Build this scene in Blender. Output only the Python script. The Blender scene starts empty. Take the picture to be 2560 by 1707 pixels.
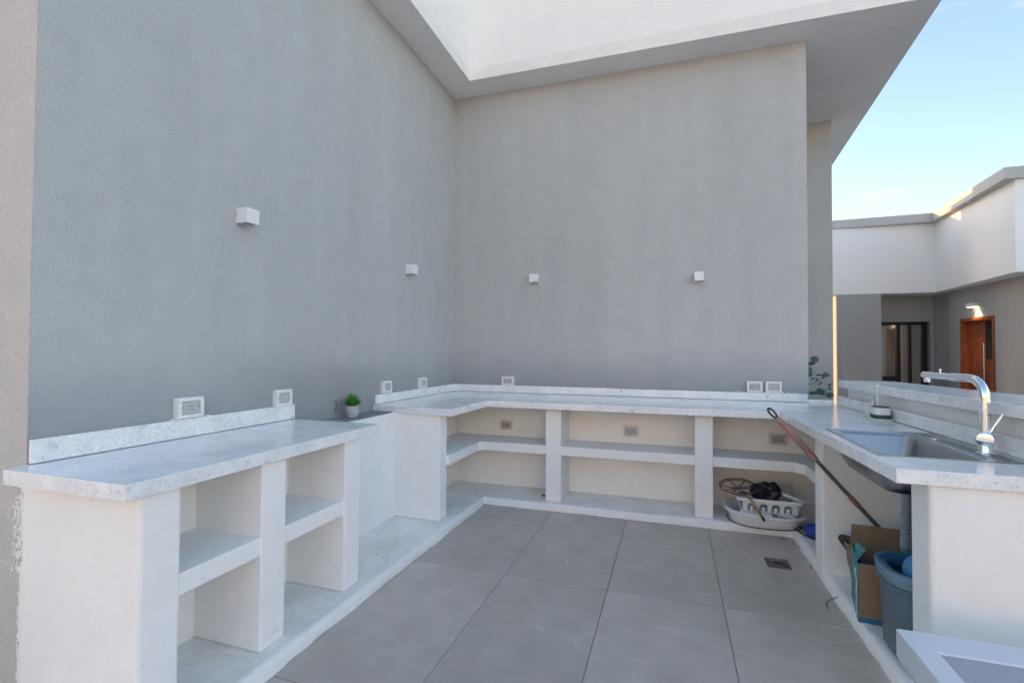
import bpy, bmesh, math, random
from mathutils import Vector, Matrix, noise
R_ = math.radians
S = bpy.context.scene
COL = S.collection
rnd = random.Random(7)

# ------------------------------------------------------------------ camera
cam_d = bpy.data.cameras.new('camera')
cam_d.sensor_width = 36; cam_d.lens = 17.186; cam_d.clip_end = 3000; cam_d.clip_start = .02
cam = bpy.data.objects.new('camera', cam_d); COL.objects.link(cam)
yaw, pit, rol = R_(18.1610), R_(1.2285), R_(.3067)
f0 = Vector((-math.sin(yaw), math.cos(yaw), 0)); r0 = Vector((math.cos(yaw), math.sin(yaw), 0)); u0 = Vector((0, 0, 1))
f2 = f0*math.cos(pit) + u0*math.sin(pit); u1 = u0*math.cos(pit) - f0*math.sin(pit)
r2 = r0*math.cos(rol) + u1*math.sin(rol); u2 = u1*math.cos(rol) - r0*math.sin(rol)
cam.matrix_world = Matrix(((r2.x, u2.x, -f2.x, 2.295), (r2.y, u2.y, -f2.y, -4.927), (r2.z, u2.z, -f2.z, 1.35), (0, 0, 0, 1)))
S.camera = cam

# ------------------------------------------------------------------ sky, sun, exposure
SUN_EL = R_(12.0)
SUN_DIR = Vector((-1.0, .62, 0)).normalized()          # horizontal direction towards the sun
w = bpy.data.worlds.new("World"); S.world = w; w.use_nodes = True
nt = w.node_tree; bg = nt.nodes['Background']
sky = nt.nodes.new('ShaderNodeTexSky'); sky.sky_type = 'NISHITA'; sky.sun_disc = False
sky.sun_elevation = SUN_EL; sky.sun_rotation = math.atan2(SUN_DIR.x, SUN_DIR.y)
sky.air_density = 1.0; sky.dust_density = 1.2; sky.ozone_density = 1.5; sky.altitude = 0
# two thin wisps of cloud, everywhere faint
tc = nt.nodes.new('ShaderNodeTexCoord'); mp = nt.nodes.new('ShaderNodeMapping'); mp.inputs['Scale'].default_value = (2.2, 2.2, 7)
nz = nt.nodes.new('ShaderNodeTexNoise'); nz.inputs['Scale'].default_value = 2.6; nz.inputs['Detail'].default_value = 7
rp = nt.nodes.new('ShaderNodeValToRGB'); rp.color_ramp.elements[0].position = .60; rp.color_ramp.elements[1].position = .80
mx = nt.nodes.new('ShaderNodeMixRGB'); mx.blend_type = 'MIX'
ml = nt.nodes.new('ShaderNodeMath'); ml.operation = 'MULTIPLY'; ml.inputs[1].default_value = .55
nt.links.new(tc.outputs['Generated'], mp.inputs[0]); nt.links.new(mp.outputs[0], nz.inputs[0]); nt.links.new(nz.outputs[0], rp.inputs[0])
nt.links.new(rp.outputs[0], ml.inputs[0]); nt.links.new(ml.outputs[0], mx.inputs[0])
nt.links.new(sky.outputs[0], mx.inputs[1]); mx.inputs[2].default_value = (2.6, 2.55, 2.6, 1)
tn = nt.nodes.new('ShaderNodeMixRGB'); tn.blend_type = 'MULTIPLY'; tn.inputs[0].default_value = 1; tn.inputs[2].default_value = (1.03, .975, .925, 1)   # one even tint: the photograph's white balance
nt.links.new(mx.outputs[0], tn.inputs[1]); nt.links.new(tn.outputs[0], bg.inputs[0]); bg.inputs[1].default_value = .15

sd = bpy.data.lights.new('sun', 'SUN'); sd.energy = 2.4; sd.angle = R_(.5); sd.color = (1, .50, .18)
so = bpy.data.objects.new('sun', sd); COL.objects.link(so)
sv = Vector((SUN_DIR.x*math.cos(SUN_EL), SUN_DIR.y*math.cos(SUN_EL), math.sin(SUN_EL)))
so.rotation_euler = (-sv).to_track_quat('-Z', 'Y').to_euler(); so.location = (0, 0, 20)

S.view_settings.view_transform = 'Standard'; S.view_settings.look = 'None'
S.view_settings.gamma = 1; S.view_settings.use_curve_mapping = False
S.view_settings.exposure = 1.82

# ------------------------------------------------------------------ materials
def mat(name, col=(.8, .8, .8), rough=.6, metal=0, bump=None, mott=None, spec=.5, coat=0, alpha=None, trans=0):
    m = bpy.data.materials.new(name); m.use_nodes = True
    n = m.node_tree.nodes; L = m.node_tree.links; b = n['Principled BSDF']
    b.inputs['Base Color'].default_value = (*col, 1); b.inputs['Roughness'].default_value = rough
    b.inputs['Metallic'].default_value = metal; b.inputs['Specular IOR Level'].default_value = spec
    b.inputs['Coat Weight'].default_value = coat; b.inputs['Transmission Weight'].default_value = trans
    co = n.new('ShaderNodeTexCoord')
    m['_'] = 0
    if mott:                                   # list of (scale, amount, detail, stretch)
        prev = None
        for sc, amt, det, st in mott:
            mpp = n.new('ShaderNodeMapping'); mpp.inputs['Scale'].default_value = st
            t = n.new('ShaderNodeTexNoise'); t.inputs['Scale'].default_value = sc; t.inputs['Detail'].default_value = det
            L.new(co.outputs['Object'], mpp.inputs[0]); L.new(mpp.outputs[0], t.inputs[0])
            r = n.new('ShaderNodeMapRange'); r.inputs[1].default_value = .3; r.inputs[2].default_value = .7
            r.inputs[3].default_value = 1-amt; r.inputs[4].default_value = 1+amt
            L.new(t.outputs[0], r.inputs[0])
            mu = n.new('ShaderNodeMixRGB'); mu.blend_type = 'MULTIPLY'; mu.inputs[0].default_value = 1
            if prev is None: mu.inputs[1].default_value = (*col, 1)
            else: L.new(prev, mu.inputs[1])
            L.new(r.outputs[0], mu.inputs[2]); prev = mu.outputs[0]
        L.new(prev, b.inputs['Base Color'])
    if bump:                                   # list of (scale, strength, distance)
        prev = None
        for sc, stg, dist in bump:
            t = n.new('ShaderNodeTexNoise'); t.inputs['Scale'].default_value = sc; t.inputs['Detail'].default_value = 5
            L.new(co.outputs['Object'], t.inputs[0])
            bp = n.new('ShaderNodeBump'); bp.inputs['Strength'].default_value = stg; bp.inputs['Distance'].default_value = dist
            L.new(t.outputs[0], bp.inputs['Height'])
            if prev is not None: L.new(prev, bp.inputs['Normal'])
            prev = bp.outputs[0]
        L.new(prev, b.inputs['Normal'])
    return m

def N(m): return m.node_tree.nodes, m.node_tree.links, m.node_tree.nodes['Principled BSDF']
ONE = (1, 1, 1)

WHITE = mat('white_plaster', (.90, .89, .87), .75, mott=[(1.6, .03, 4, ONE), (14, .015, 4, ONE), (60, .01, 2, ONE)], bump=[(3.5, .5, .004), (45, .25, .001)])
NICHE = mat('cream_plaster', (.93, .905, .85), .8, mott=[(2, .03, 5, ONE), (20, .02, 4, ONE)], bump=[(5, .5, .003), (60, .25, .001)])
WHITE_D = mat('dusty_white_plaster', (.87, .85, .81), .8, mott=[(3, .10, 5, ONE), (25, .05, 5, ONE)], bump=[(8, .4, .003), (80, .3, .001)])
FASCIA = mat('warm_white_render', (.90, .875, .84), .85, mott=[(.7, .02, 3, ONE), (9, .015, 3, ONE)], bump=[(160, .35, .001)])
SOFFIT = mat('soffit_render', (.86, .83, .79), .85, mott=[(1.1, .05, 5, ONE), (14, .03, 4, ONE)], bump=[(120, .4, .0015)])

def scuffs(m, sc, lo, amt, c, st=(1, 1, 1)):
    n, L, b = N(m); base = b.inputs['Base Color'].links[0].from_socket
    co = n.new('ShaderNodeTexCoord'); mp_ = n.new('ShaderNodeMapping'); mp_.inputs['Scale'].default_value = st; L.new(co.outputs['Object'], mp_.inputs[0])
    t = n.new('ShaderNodeTexNoise'); t.inputs['Scale'].default_value = sc; t.inputs['Detail'].default_value = 6; t.inputs['Roughness'].default_value = .62; L.new(mp_.outputs[0], t.inputs[0])
    r = n.new('ShaderNodeMapRange'); r.inputs[1].default_value = lo; r.inputs[2].default_value = lo+.06; r.inputs[4].default_value = amt; L.new(t.outputs[0], r.inputs[0])
    x = n.new('ShaderNodeMixRGB'); x.inputs[2].default_value = (*c, 1); L.new(r.outputs[0], x.inputs[0]); L.new(base, x.inputs[1]); L.new(x.outputs[0], b.inputs['Base Color'])
for m_ in (WHITE, WHITE_D, NICHE):
    scuffs(m_, 5, .66, .28, (.60, .56, .50)); scuffs(m_, 38, .73, .30, (.42, .38, .33)); scuffs(m_, 13, .70, .35, (.50, .49, .47), (1, 1, .25))
scuffs(WHITE_D, 2.4, .57, .16, (.58, .53, .45)); scuffs(WHITE_D, 9, .62, .18, (.50, .46, .40))
def stucco(name, col, patch_shade=False, bs=.9):
    m = mat(name, col, .9, mott=[(.9, .05, 5, (1, 1, .35)), (3.2, .035, 6, (1.5, 1.5, .16)), (7, .035, 6, ONE), (120, .12, 3, ONE)], bump=[(170, bs, .003), (9, .35, .003), (2.6, .35, .012)], spec=.25)
    if patch_shade:
        n, L, b = N(m)
        base = b.inputs['Base Color'].links[0].from_socket
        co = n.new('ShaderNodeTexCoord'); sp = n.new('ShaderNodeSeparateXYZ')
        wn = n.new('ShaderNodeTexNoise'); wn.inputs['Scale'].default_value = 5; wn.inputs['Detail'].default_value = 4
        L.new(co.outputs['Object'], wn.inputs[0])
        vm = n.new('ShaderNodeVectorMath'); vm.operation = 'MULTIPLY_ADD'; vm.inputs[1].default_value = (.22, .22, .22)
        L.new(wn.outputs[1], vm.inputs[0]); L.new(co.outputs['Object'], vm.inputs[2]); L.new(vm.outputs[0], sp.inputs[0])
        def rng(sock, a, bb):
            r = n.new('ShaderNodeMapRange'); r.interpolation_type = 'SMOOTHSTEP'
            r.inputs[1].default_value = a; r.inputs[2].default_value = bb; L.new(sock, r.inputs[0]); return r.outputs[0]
        def mul(a, bb):
            q = n.new('ShaderNodeMath'); q.operation = 'MULTIPLY'; L.new(a, q.inputs[0]); L.new(bb, q.inputs[1]); return q.outputs[0]
        # a re-painted patch on the left wall (slightly browner) above the counters
        pm = mul(mul(rng(sp.outputs[1], -2.78, -2.72), rng(sp.outputs[1], -.9, -1.5)), mul(rng(sp.outputs[2], 1.13, 1.16), rng(sp.outputs[2], 1.40, 1.31)))
        mx = n.new('ShaderNodeMixRGB'); mx.inputs[2].default_value = (col[0]*.93, col[1]*.90, col[2]*.86, 1)
        k = n.new('ShaderNodeMath'); k.operation = 'MULTIPLY'; k.inputs[1].default_value = .75; L.new(pm, k.inputs[0])
        L.new(k.outputs[0], mx.inputs[0]); L.new(base, mx.inputs[1])
        # shade painted into the wall colour: darker and cooler down towards the counters
        low_shade = rng(sp.outputs[2], 1.58, 1.00)
        k2 = n.new('ShaderNodeMath'); k2.operation = 'MULTIPLY'; k2.inputs[1].default_value = .74; L.new(low_shade, k2.inputs[0])
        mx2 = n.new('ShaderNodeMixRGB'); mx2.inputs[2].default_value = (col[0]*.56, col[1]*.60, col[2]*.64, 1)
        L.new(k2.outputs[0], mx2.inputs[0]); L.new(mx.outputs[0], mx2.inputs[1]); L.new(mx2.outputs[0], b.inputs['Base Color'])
    return m
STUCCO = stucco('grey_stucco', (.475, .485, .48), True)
STUCCO_END = stucco('coarse_beige_stucco', (.52, .50, .47), False, 1.0)
STUCCO_N = stucco('neighbour_grey_stucco', (.40, .395, .39), False, .4)
BAND_N = mat('neighbour_white_render', (.90, .875, .85), .9, mott=[(.8, .02, 4, ONE)])
MORTAR = mat('grey_mortar', (.24, .25, .26), .9, mott=[(6, .15, 6, ONE), (40, .1, 4, ONE)], bump=[(30, .5, .004)])

def terrazzo():
    m = mat('white_quartz_stone', (.78, .79, .80), .13, spec=.5)
    n, L, b = N(m)
    co = n.new('ShaderNodeTexCoord')
    prev = None
    nzz = n.new('ShaderNodeTexNoise'); nzz.inputs['Scale'].default_value = 9; nzz.inputs['Detail'].default_value = 5; L.new(co.outputs['Object'], nzz.inputs[0])
    r0 = n.new('ShaderNodeValToRGB'); r0.color_ramp.elements[0].color = (.80, .81, .825, 1); r0.color_ramp.elements[1].color = (.91, .91, .905, 1)
    r0.color_ramp.elements[0].position = .35; r0.color_ramp.elements[1].position = .62
    L.new(nzz.outputs[0], r0.inputs[0]); prev = r0.outputs[0]
    for sc, lo, a, c in ((44, .70, .34, (.56, .59, .62)), (85, .68, .46, (.36, .38, .40)), (60, .84, .34, (.62, .57, .50)), (150, .60, .46, (.42, .44, .46)), (24, .93, .5, (.44, .48, .52)), (105, .75, .5, (.97, .97, .97))):
        wv = n.new('ShaderNodeTexNoise'); wv.inputs['Scale'].default_value = sc*1.5; L.new(co.outputs['Object'], wv.inputs[0])
        ad = n.new('ShaderNodeVectorMath'); ad.operation = 'MULTIPLY_ADD'; ad.inputs[1].default_value = (.9/sc,)*3
        L.new(wv.outputs[1], ad.inputs[0]); L.new(co.outputs['Object'], ad.inputs[2])
        mpp = n.new('ShaderNodeMapping'); mpp.inputs['Location'].default_value = (sc*.37, 0, sc*.11); L.new(ad.outputs[0], mpp.inputs[0])
        v = n.new('ShaderNodeTexVoronoi'); v.inputs['Scale'].default_value = sc; L.new(mpp.outputs[0], v.inputs['Vector'])
        sp = n.new('ShaderNodeSeparateColor'); L.new(v.outputs['Color'], sp.inputs[0])
        g = n.new('ShaderNodeMath'); g.operation = 'GREATER_THAN'; g.inputs[1].default_value = lo; L.new(sp.outputs[0], g.inputs[0])
        d = n.new('ShaderNodeMapRange'); d.inputs[1].default_value = .44; d.inputs[2].default_value = .38; L.new(v.outputs['Distance'], d.inputs[0])
        q = n.new('ShaderNodeMath'); q.operation = 'MULTIPLY'; L.new(g.outputs[0], q.inputs[0]); L.new(d.outputs[0], q.inputs[1])
        q3 = n.new('ShaderNodeMath'); q3.operation = 'MULTIPLY'; L.new(q.outputs[0], q3.inputs[0]); L.new(sp.outputs[1], q3.inputs[1])
        q2 = n.new('ShaderNodeMath'); q2.operation = 'MULTIPLY'; q2.inputs[1].default_value = a; L.new(q3.outputs[0], q2.inputs[0])
        mx = n.new('ShaderNodeMixRGB'); mx.inputs[2].default_value = (*c, 1); L.new(q2.outputs[0], mx.inputs[0]); L.new(prev, mx.inputs[1]); prev = mx.outputs[0]
    L.new(prev, b.inputs['Base Color'])
    t = n.new('ShaderNodeTexNoise'); t.inputs['Scale'].default_value = 5; L.new(co.outputs['Object'], t.inputs[0])
    bp = n.new('ShaderNodeBump'); bp.inputs['Strength'].default_value = .12; bp.inputs['Distance'].default_value = .004; L.new(t.outputs[0], bp.inputs['Height']); L.new(bp.outputs[0], b.inputs['Normal'])
    rr = n.new('ShaderNodeMapRange'); rr.inputs[3].default_value = .08; rr.inputs[4].default_value = .24; L.new(nzz.outputs[0], rr.inputs[0]); L.new(rr.outputs[0], b.inputs['Roughness'])
    return m
STONE = terrazzo()

def tile_mat():
    m = mat('grey_porcelain_tile', (.52, .465, .41), .38, mott=[(1.3, .14, 5, ONE), (7, .08, 6, ONE)], spec=.45)
    n, L, b = N(m)
    base = b.inputs['Base Color'].links[0].from_socket
    co = n.new('ShaderNodeTexCoord')
    oi = n.new('ShaderNodeObjectInfo')
    off = n.new('ShaderNodeVectorMath'); off.operation = 'MULTIPLY_ADD'
    cb = n.new('ShaderNodeCombineXYZ'); L.new(oi.outputs['Random'], cb.inputs[0]); L.new(oi.outputs['Random'], cb.inputs[1]); L.new(oi.outputs['Random'], cb.inputs[2])
    L.new(cb.outputs[0], off.inputs[0]); off.inputs[1].default_value = (17, 31, 5); L.new(co.outputs['Object'], off.inputs[2])
    # faint white veins that run mostly along x
    wv = n.new('ShaderNodeTexNoise'); wv.inputs['Scale'].default_value = 3; wv.inputs['Detail'].default_value = 6; L.new(off.outputs[0], wv.inputs[0])
    ad = n.new('ShaderNodeVectorMath'); ad.operation = 'MULTIPLY_ADD'; ad.inputs[1].default_value = (.35, .35, 0); L.new(wv.outputs[1], ad.inputs[0]); L.new(off.outputs[0], ad.inputs[2])
    mpp = n.new('ShaderNodeMapping'); mpp.inputs['Scale'].default_value = (.5, 1.5, 1); mpp.inputs['Rotation'].default_value = (0, 0, .35); L.new(ad.outputs[0], mpp.inputs[0])
    v = n.new('ShaderNodeTexVoronoi'); v.feature = 'DISTANCE_TO_EDGE'; v.inputs['Scale'].default_value = 2.0; L.new(mpp.outputs[0], v.inputs['Vector'])
    r = n.new('ShaderNodeMapRange'); r.inputs[1].default_value = .016; r.inputs[2].default_value = .0; L.new(v.outputs['Distance'], r.inputs[0])
    br = n.new('ShaderNodeTexNoise'); br.inputs['Scale'].default_value = 5; L.new(off.outputs[0], br.inputs[0])
    r2_ = n.new('ShaderNodeMapRange'); r2_.inputs[1].default_value = .44; r2_.inputs[2].default_value = .60; L.new(br.outputs[0], r2_.inputs[0])
    q = n.new('ShaderNodeMath'); q.operation = 'MULTIPLY'; L.new(r.outputs[0], q.inputs[0]); L.new(r2_.outputs[0], q.inputs[1])
    q2 = n.new('ShaderNodeMath'); q2.operation = 'MULTIPLY'; q2.inputs[1].default_value = .30; L.new(q.outputs[0], q2.inputs[0])
    mx = n.new('ShaderNodeMixRGB'); mx.inputs[2].default_value = (.78, .77, .76, 1); L.new(q2.outputs[0], mx.inputs[0]); L.new(base, mx.inputs[1])
    # scattered dust and white scuffs
    sc = n.new('ShaderNodeTexNoise'); sc.inputs['Scale'].default_value = 26; sc.inputs['Detail'].default_value = 8; L.new(off.outputs[0], sc.inputs[0])
    r3 = n.new('ShaderNodeMapRange'); r3.inputs[1].default_value = .66; r3.inputs[2].default_value = .74; L.new(sc.outputs[0], r3.inputs[0])
    q4 = n.new('ShaderNodeMath'); q4.operation = 'MULTIPLY'; q4.inputs[1].default_value = .30; L.new(r3.outputs[0], q4.inputs[0])
    mx3 = n.new('ShaderNodeMixRGB'); mx3.inputs[2].default_value = (.66, .65, .63, 1); L.new(q4.outputs[0], mx3.inputs[0]); L.new(mx.outputs[0], mx3.inputs[1])
    vr = n.new('ShaderNodeMapRange'); vr.inputs[3].default_value = .92; vr.inputs[4].default_value = 1.06; L.new(oi.outputs['Random'], vr.inputs[0])
    mm = n.new('ShaderNodeMixRGB'); mm.blend_type = 'MULTIPLY'; mm.inputs[0].default_value = 1; L.new(mx3.outputs[0], mm.inputs[1]); L.new(vr.outputs[0], mm.inputs[2])
    L.new(mm.outputs[0], b.inputs['Base Color'])
    rr = n.new('ShaderNodeMapRange'); rr.inputs[3].default_value = .28; rr.inputs[4].default_value = .55; L.new(wv.outputs[0], rr.inputs[0]); L.new(rr.outputs[0], b.inputs['Roughness'])
    return m
TILE = tile_mat()
scuffs(TILE, 1.7, .60, .18, (.40, .36, .33)); scuffs(TILE, 16, .68, .30, (.38, .34, .31)); scuffs(TILE, 34, .69, .35, (.74, .72, .68))
GROUT = mat('dark_joint', (.04, .04, .04), .9)
GROUND = mat('pale_paving', (.60, .55, .48), .85, mott=[(.5, .08, 5, ONE), (5, .05, 4, ONE)])
PLASTIC_W = mat('white_plastic', (.80, .80, .79), .35, mott=[(30, .02, 3, ONE)])
SOCK = mat('socket_insert', (.50, .49, .46), .5, mott=[(90, .08, 3, ONE)])
AGED = mat('aged_white_plastic', (.66, .63, .57), .5)
SOCK_D = mat('socket_insert_beige', (.42, .38, .31), .6, mott=[(90, .12, 3, ONE)])
DARK = mat('dark_slot', (.02, .02, .02), .6)
FROST = mat('frosted_lens', (.45, .47, .44), .4)
CHROME = mat('chrome', (.82, .84, .86), .06, 1)
STEEL = mat('brushed_steel', (.40, .405, .415), .30, 1, bump=[(60, .06, .001)])
BROWN = mat('cardboard', (.30, .205, .135), .85, mott=[(5, .08, 4, (1, 1, 4)), (60, .04, 3, (4, 4, .5))], bump=[(35, .3, .002)])
BROWN_D = mat('kraft_paper', (.26, .19, .13), .85, mott=[(9, .12, 4, ONE)], bump=[(12, .8, .01)])
TEAL = mat('teal_printed_card', (.06, .25, .27), .6, mott=[(22, .35, 5, (1, 1, 2))])
BLUE_PL = mat('blue_plastic', (.03, .16, .33), .35)
BIN = mat('slate_blue_plastic', (.12, .165, .205), .42, mott=[(4, .05, 3, ONE)], bump=[(90, .1, .001)])
BINRIM = mat('bright_blue_plastic', (.03, .15, .27), .35)
BLACK = mat('black_plastic_film', (.006, .007, .014), .42, bump=[(20, .6, .01)])
CABLE = mat('black_rubber', (.02, .02, .022), .5)
RUST = mat('rusty_brown_metal', (.27, .12, .045), .55, .35, mott=[(40, .5, 5, ONE)])
STRAW = mat('weathered_bamboo', (.30, .19, .08), .6, mott=[(50, .4, 5, ONE)])
PINK = mat('faded_red_grip', (.36, .17, .15), .55, mott=[(25, .25, 4, ONE)])
POLE = mat('dull_metal_tube', (.11, .09, .085), .45, .5, mott=[(30, .3, 4, ONE)])
COPPER = mat('brown_sleeve', (.20, .09, .06), .5)
HOSE = mat('grey_blue_hose', (.22, .27, .32), .5)
CONC = mat('pot_cement', (.42, .44, .46), .8, mott=[(18, .2, 5, (1, 1, 3))])
LEAF = mat('succulent_green', (.05, .26, .035), .4, mott=[(30, .25, 2, ONE)])
EUC = mat('eucalyptus_leaf', (.06, .14, .105), .5, mott=[(20, .3, 3, ONE)])
STEM = mat('dark_twig', (.06, .05, .045), .7)
SAGE = mat('sponge_green', (.02, .075, .065), .6)
SLATE = mat('sponge_top_grey', (.12, .13, .17), .9, bump=[(150, .5, .002)])
CREAM = mat('cream_ceramic', (.70, .69, .64), .3)
BLUEBAG = mat('royal_blue_cloth', (.015, .05, .34), .55, bump=[(14, .7, .01)])
BEIGE_NET = mat('beige_netting', (.42, .39, .31), .8, mott=[(60, .3, 3, ONE)])
TRAYM = mat('pale_grey_lacquer', (.62, .66, .72), .35)
FRAME_BLK = mat('black_aluminium', (.012, .013, .015), .35)
GLASS = mat('window_glass', (.75, .80, .82), .03)
_n, _l, _b = N(GLASS)
_o = [k for k in _n if k.type == 'OUTPUT_MATERIAL'][0]; _g = _n.new('ShaderNodeBsdfGlossy'); _g.inputs['Roughness'].default_value = .02; _g.inputs['Color'].default_value = (.9, .9, .9, 1)
_t = _n.new('ShaderNodeBsdfTransparent'); _t.inputs['Color'].default_value = (.85, .87, .88, 1); _m = _n.new('ShaderNodeMixShader'); _m.inputs[0].default_value = .22
_l.new(_t.outputs[0], _m.inputs[1]); _l.new(_g.outputs[0], _m.inputs[2]); _l.new(_m.outputs[0], _o.inputs[0])
CURT = mat('beige_curtain', (.88, .80, .68), .9, mott=[(3, .1, 3, (6, 6, .2))])
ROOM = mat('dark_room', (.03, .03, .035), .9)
WOOD = mat('red_brown_timber', (.33, .080, .025), .4, mott=[(3.0, .35, 6, (2, 2, .35)), (22, .2, 4, (1, 1, .12))])
DGLASS = mat('smoked_door_glass', (.03, .025, .025), .08)
def emit(name, col, s):
    m = mat(name, col); b = m.node_tree.nodes['Principled BSDF']; b.inputs['Emission Color'].default_value = (*col, 1); b.inputs['Emission Strength'].default_value = s; return m
LAMP_ON = emit('lit_diffuser', (1, .80, .50), 3)

# ------------------------------------------------------------------ mesh helpers (all coordinates are world coordinates)
def box(bm, x0, x1, y0, y1, z0, z1, bev=0, seg=2):
    vs = [bm.verts.new((x, y, z)) for z in (z0, z1) for y in (y0, y1) for x in (x0, x1)]
    fs = [bm.faces.new([vs[i] for i in q]) for q in ((0, 2, 3, 1), (4, 5, 7, 6), (0, 1, 5, 4), (2, 6, 7, 3), (0, 4, 6, 2), (1, 3, 7, 5))]
    if bev:
        es = set(e for f in fs for e in f.edges)
        bmesh.ops.bevel(bm, geom=list(es), offset=bev, segments=seg, affect='EDGES', profile=.5)
def prism(bm, pts, z0, z1, bev=0):
    a = [bm.verts.new((p[0], p[1], z0)) for p in pts]; b = [bm.verts.new((p[0], p[1], z1)) for p in pts]
    n = len(pts); fs = [bm.faces.new(a[::-1]), bm.faces.new(b)]
    for i in range(n): fs.append(bm.faces.new((a[i], a[(i+1) % n], b[(i+1) % n], b[i])))
    bmesh.ops.recalc_face_normals(bm, faces=fs)
    if bev: bmesh.ops.bevel(bm, geom=list(set(e for f in fs for e in f.edges)), offset=bev, segments=2, affect='EDGES', profile=.5)
def loft(bm, rings, cap0=True, cap1=True, closed=True):
    vr = [[bm.verts.new(p) for p in r] for r in rings]
    fs = []
    for a, b in zip(vr, vr[1:]):
        n = len(a)
        for i in range(n if closed else n-1):
            fs.append(bm.faces.new((a[i], a[(i+1) % n], b[(i+1) % n], b[i])))
    if cap0: fs.append(bm.faces.new(vr[0][::-1]))
    if cap1: fs.append(bm.faces.new(vr[-1]))
    return fs
def tube(bm, pts, rad, seg=10, caps=True):
    pts = [Vector(p) for p in pts]; rings = []
    rr = rad if isinstance(rad, (list, tuple)) else [rad]*len(pts)
    up = Vector((0, 0, 1)); prev = None
    for i, p in enumerate(pts):
        d = (pts[min(i+1, len(pts)-1)]-pts[max(i-1, 0)]).normalized()
        if prev is None:
            a = d.cross(up) if abs(d.z) < .95 else d.cross(Vector((1, 0, 0)))
        else: a = prev - d*prev.dot(d)
        a.normalize(); prev = a; b = d.cross(a)
        rings.append([p + (a*math.cos(2*math.pi*k/seg) + b*math.sin(2*math.pi*k/seg))*rr[i] for k in range(seg)])
    loft(bm, rings, caps, caps)
def lathe(bm, prof, c, seg=24, sx=1, sy=1, cap0=True, cap1=False, p=2):
    rings = []
    for r, z in prof:
        ring = []
        for k in range(seg):
            t = 2*math.pi*k/seg; cx, sy_ = math.cos(t), math.sin(t)
            if p != 2:
                cx = math.copysign(abs(cx)**(2/p), cx); sy_ = math.copysign(abs(sy_)**(2/p), sy_)
            ring.append((c[0]+r*cx*sx, c[1]+r*sy_*sy, c[2]+z))
        rings.append(ring)
    loft(bm, rings, cap0, cap1)
def catmull(P, n=6):
    P = [Vector(p) for p in P]; out = []
    for i in range(len(P)-1):
        a = P[max(i-1, 0)]; b = P[i]; c = P[i+1]; d = P[min(i+2, len(P)-1)]
        for k in range(n):
            t = k/n
            out.append(.5*((2*b)+(c-a)*t+(2*a-5*b+4*c-d)*t*t+(3*b-a-3*c+d)*t**3))
    return out+[P[-1]]
def grid_slab(bm, xs, ys, skip, z0, z1, fx=lambda x, y: (x, y), bev=0):
    V = {}
    def v(i, j):
        if (i, j) not in V: V[(i, j)] = bm.verts.new((*fx(xs[i], ys[j]), z1))
        return V[(i, j)]
    fs = [bm.faces.new((v(i, j), v(i+1, j), v(i+1, j+1), v(i, j+1))) for i in range(len(xs)-1) for j in range(len(ys)-1) if not skip((xs[i]+xs[i+1])/2, (ys[j]+ys[j+1])/2)]
    r = bmesh.ops.extrude_face_region(bm, geom=fs)
    for q in r['geom']:
        if isinstance(q, bmesh.types.BMVert): q.co.z = z0
    bmesh.ops.recalc_face_normals(bm, faces=bm.faces[:])
    if bev:
        es = [e for e in bm.edges if len(e.link_faces) == 2 and e.calc_face_angle(0) > .5]
        bmesh.ops.bevel(bm, geom=es, offset=bev, segments=2, affect='EDGES', profile=.5)

def B(): return bmesh.new()
def base_of(o):
    v = Vector((0, 0, 0))
    while o: v += o.location; o = o.parent
    return v
def obj(name, bm, m, parent=None, smooth=False, label=None, angle=40):
    off = base_of(parent)
    bmesh.ops.translate(bm, verts=bm.verts[:], vec=-off)
    me = bpy.data.meshes.new(name); bm.to_mesh(me); bm.free(); me.materials.append(m)
    if smooth:
        me.polygons.foreach_set('use_smooth', [True]*len(me.polygons)); me.set_sharp_from_angle(angle=R_(angle))
    o = bpy.data.objects.new(name, me); COL.objects.link(o); o.parent = parent
    if label: o['label'] = label
    return o
def tag(o, label, cat, group=None):
    o['label'] = label; o['category'] = cat
    if group: o['group'] = group
    return o
def struct(o): o['kind'] = 'structure'; return o
def thing(name, label, cat, loc, group=None):
    o = bpy.data.objects.new(name, None); o.empty_display_size = .1; COL.objects.link(o); o.location = loc
    return tag(o, label, cat, group)
def dup(root, loc, rot, label, group=None):
    def cp(o, par):
        c = o.copy(); COL.objects.link(c); c.parent = par
        for ch in [k for k in COL.objects if k.parent == o]: cp(ch, c)
        return c
    c = cp(root, None); c.location = loc; c.rotation_euler = rot; c['label'] = label
    if group: c['group'] = group
    return c
def bx(name, m, parent, *a, bev=0, label=None, smooth=False):
    bm = B(); box(bm, *a, bev=bev); return obj(name, bm, m, parent, smooth, label)

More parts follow.
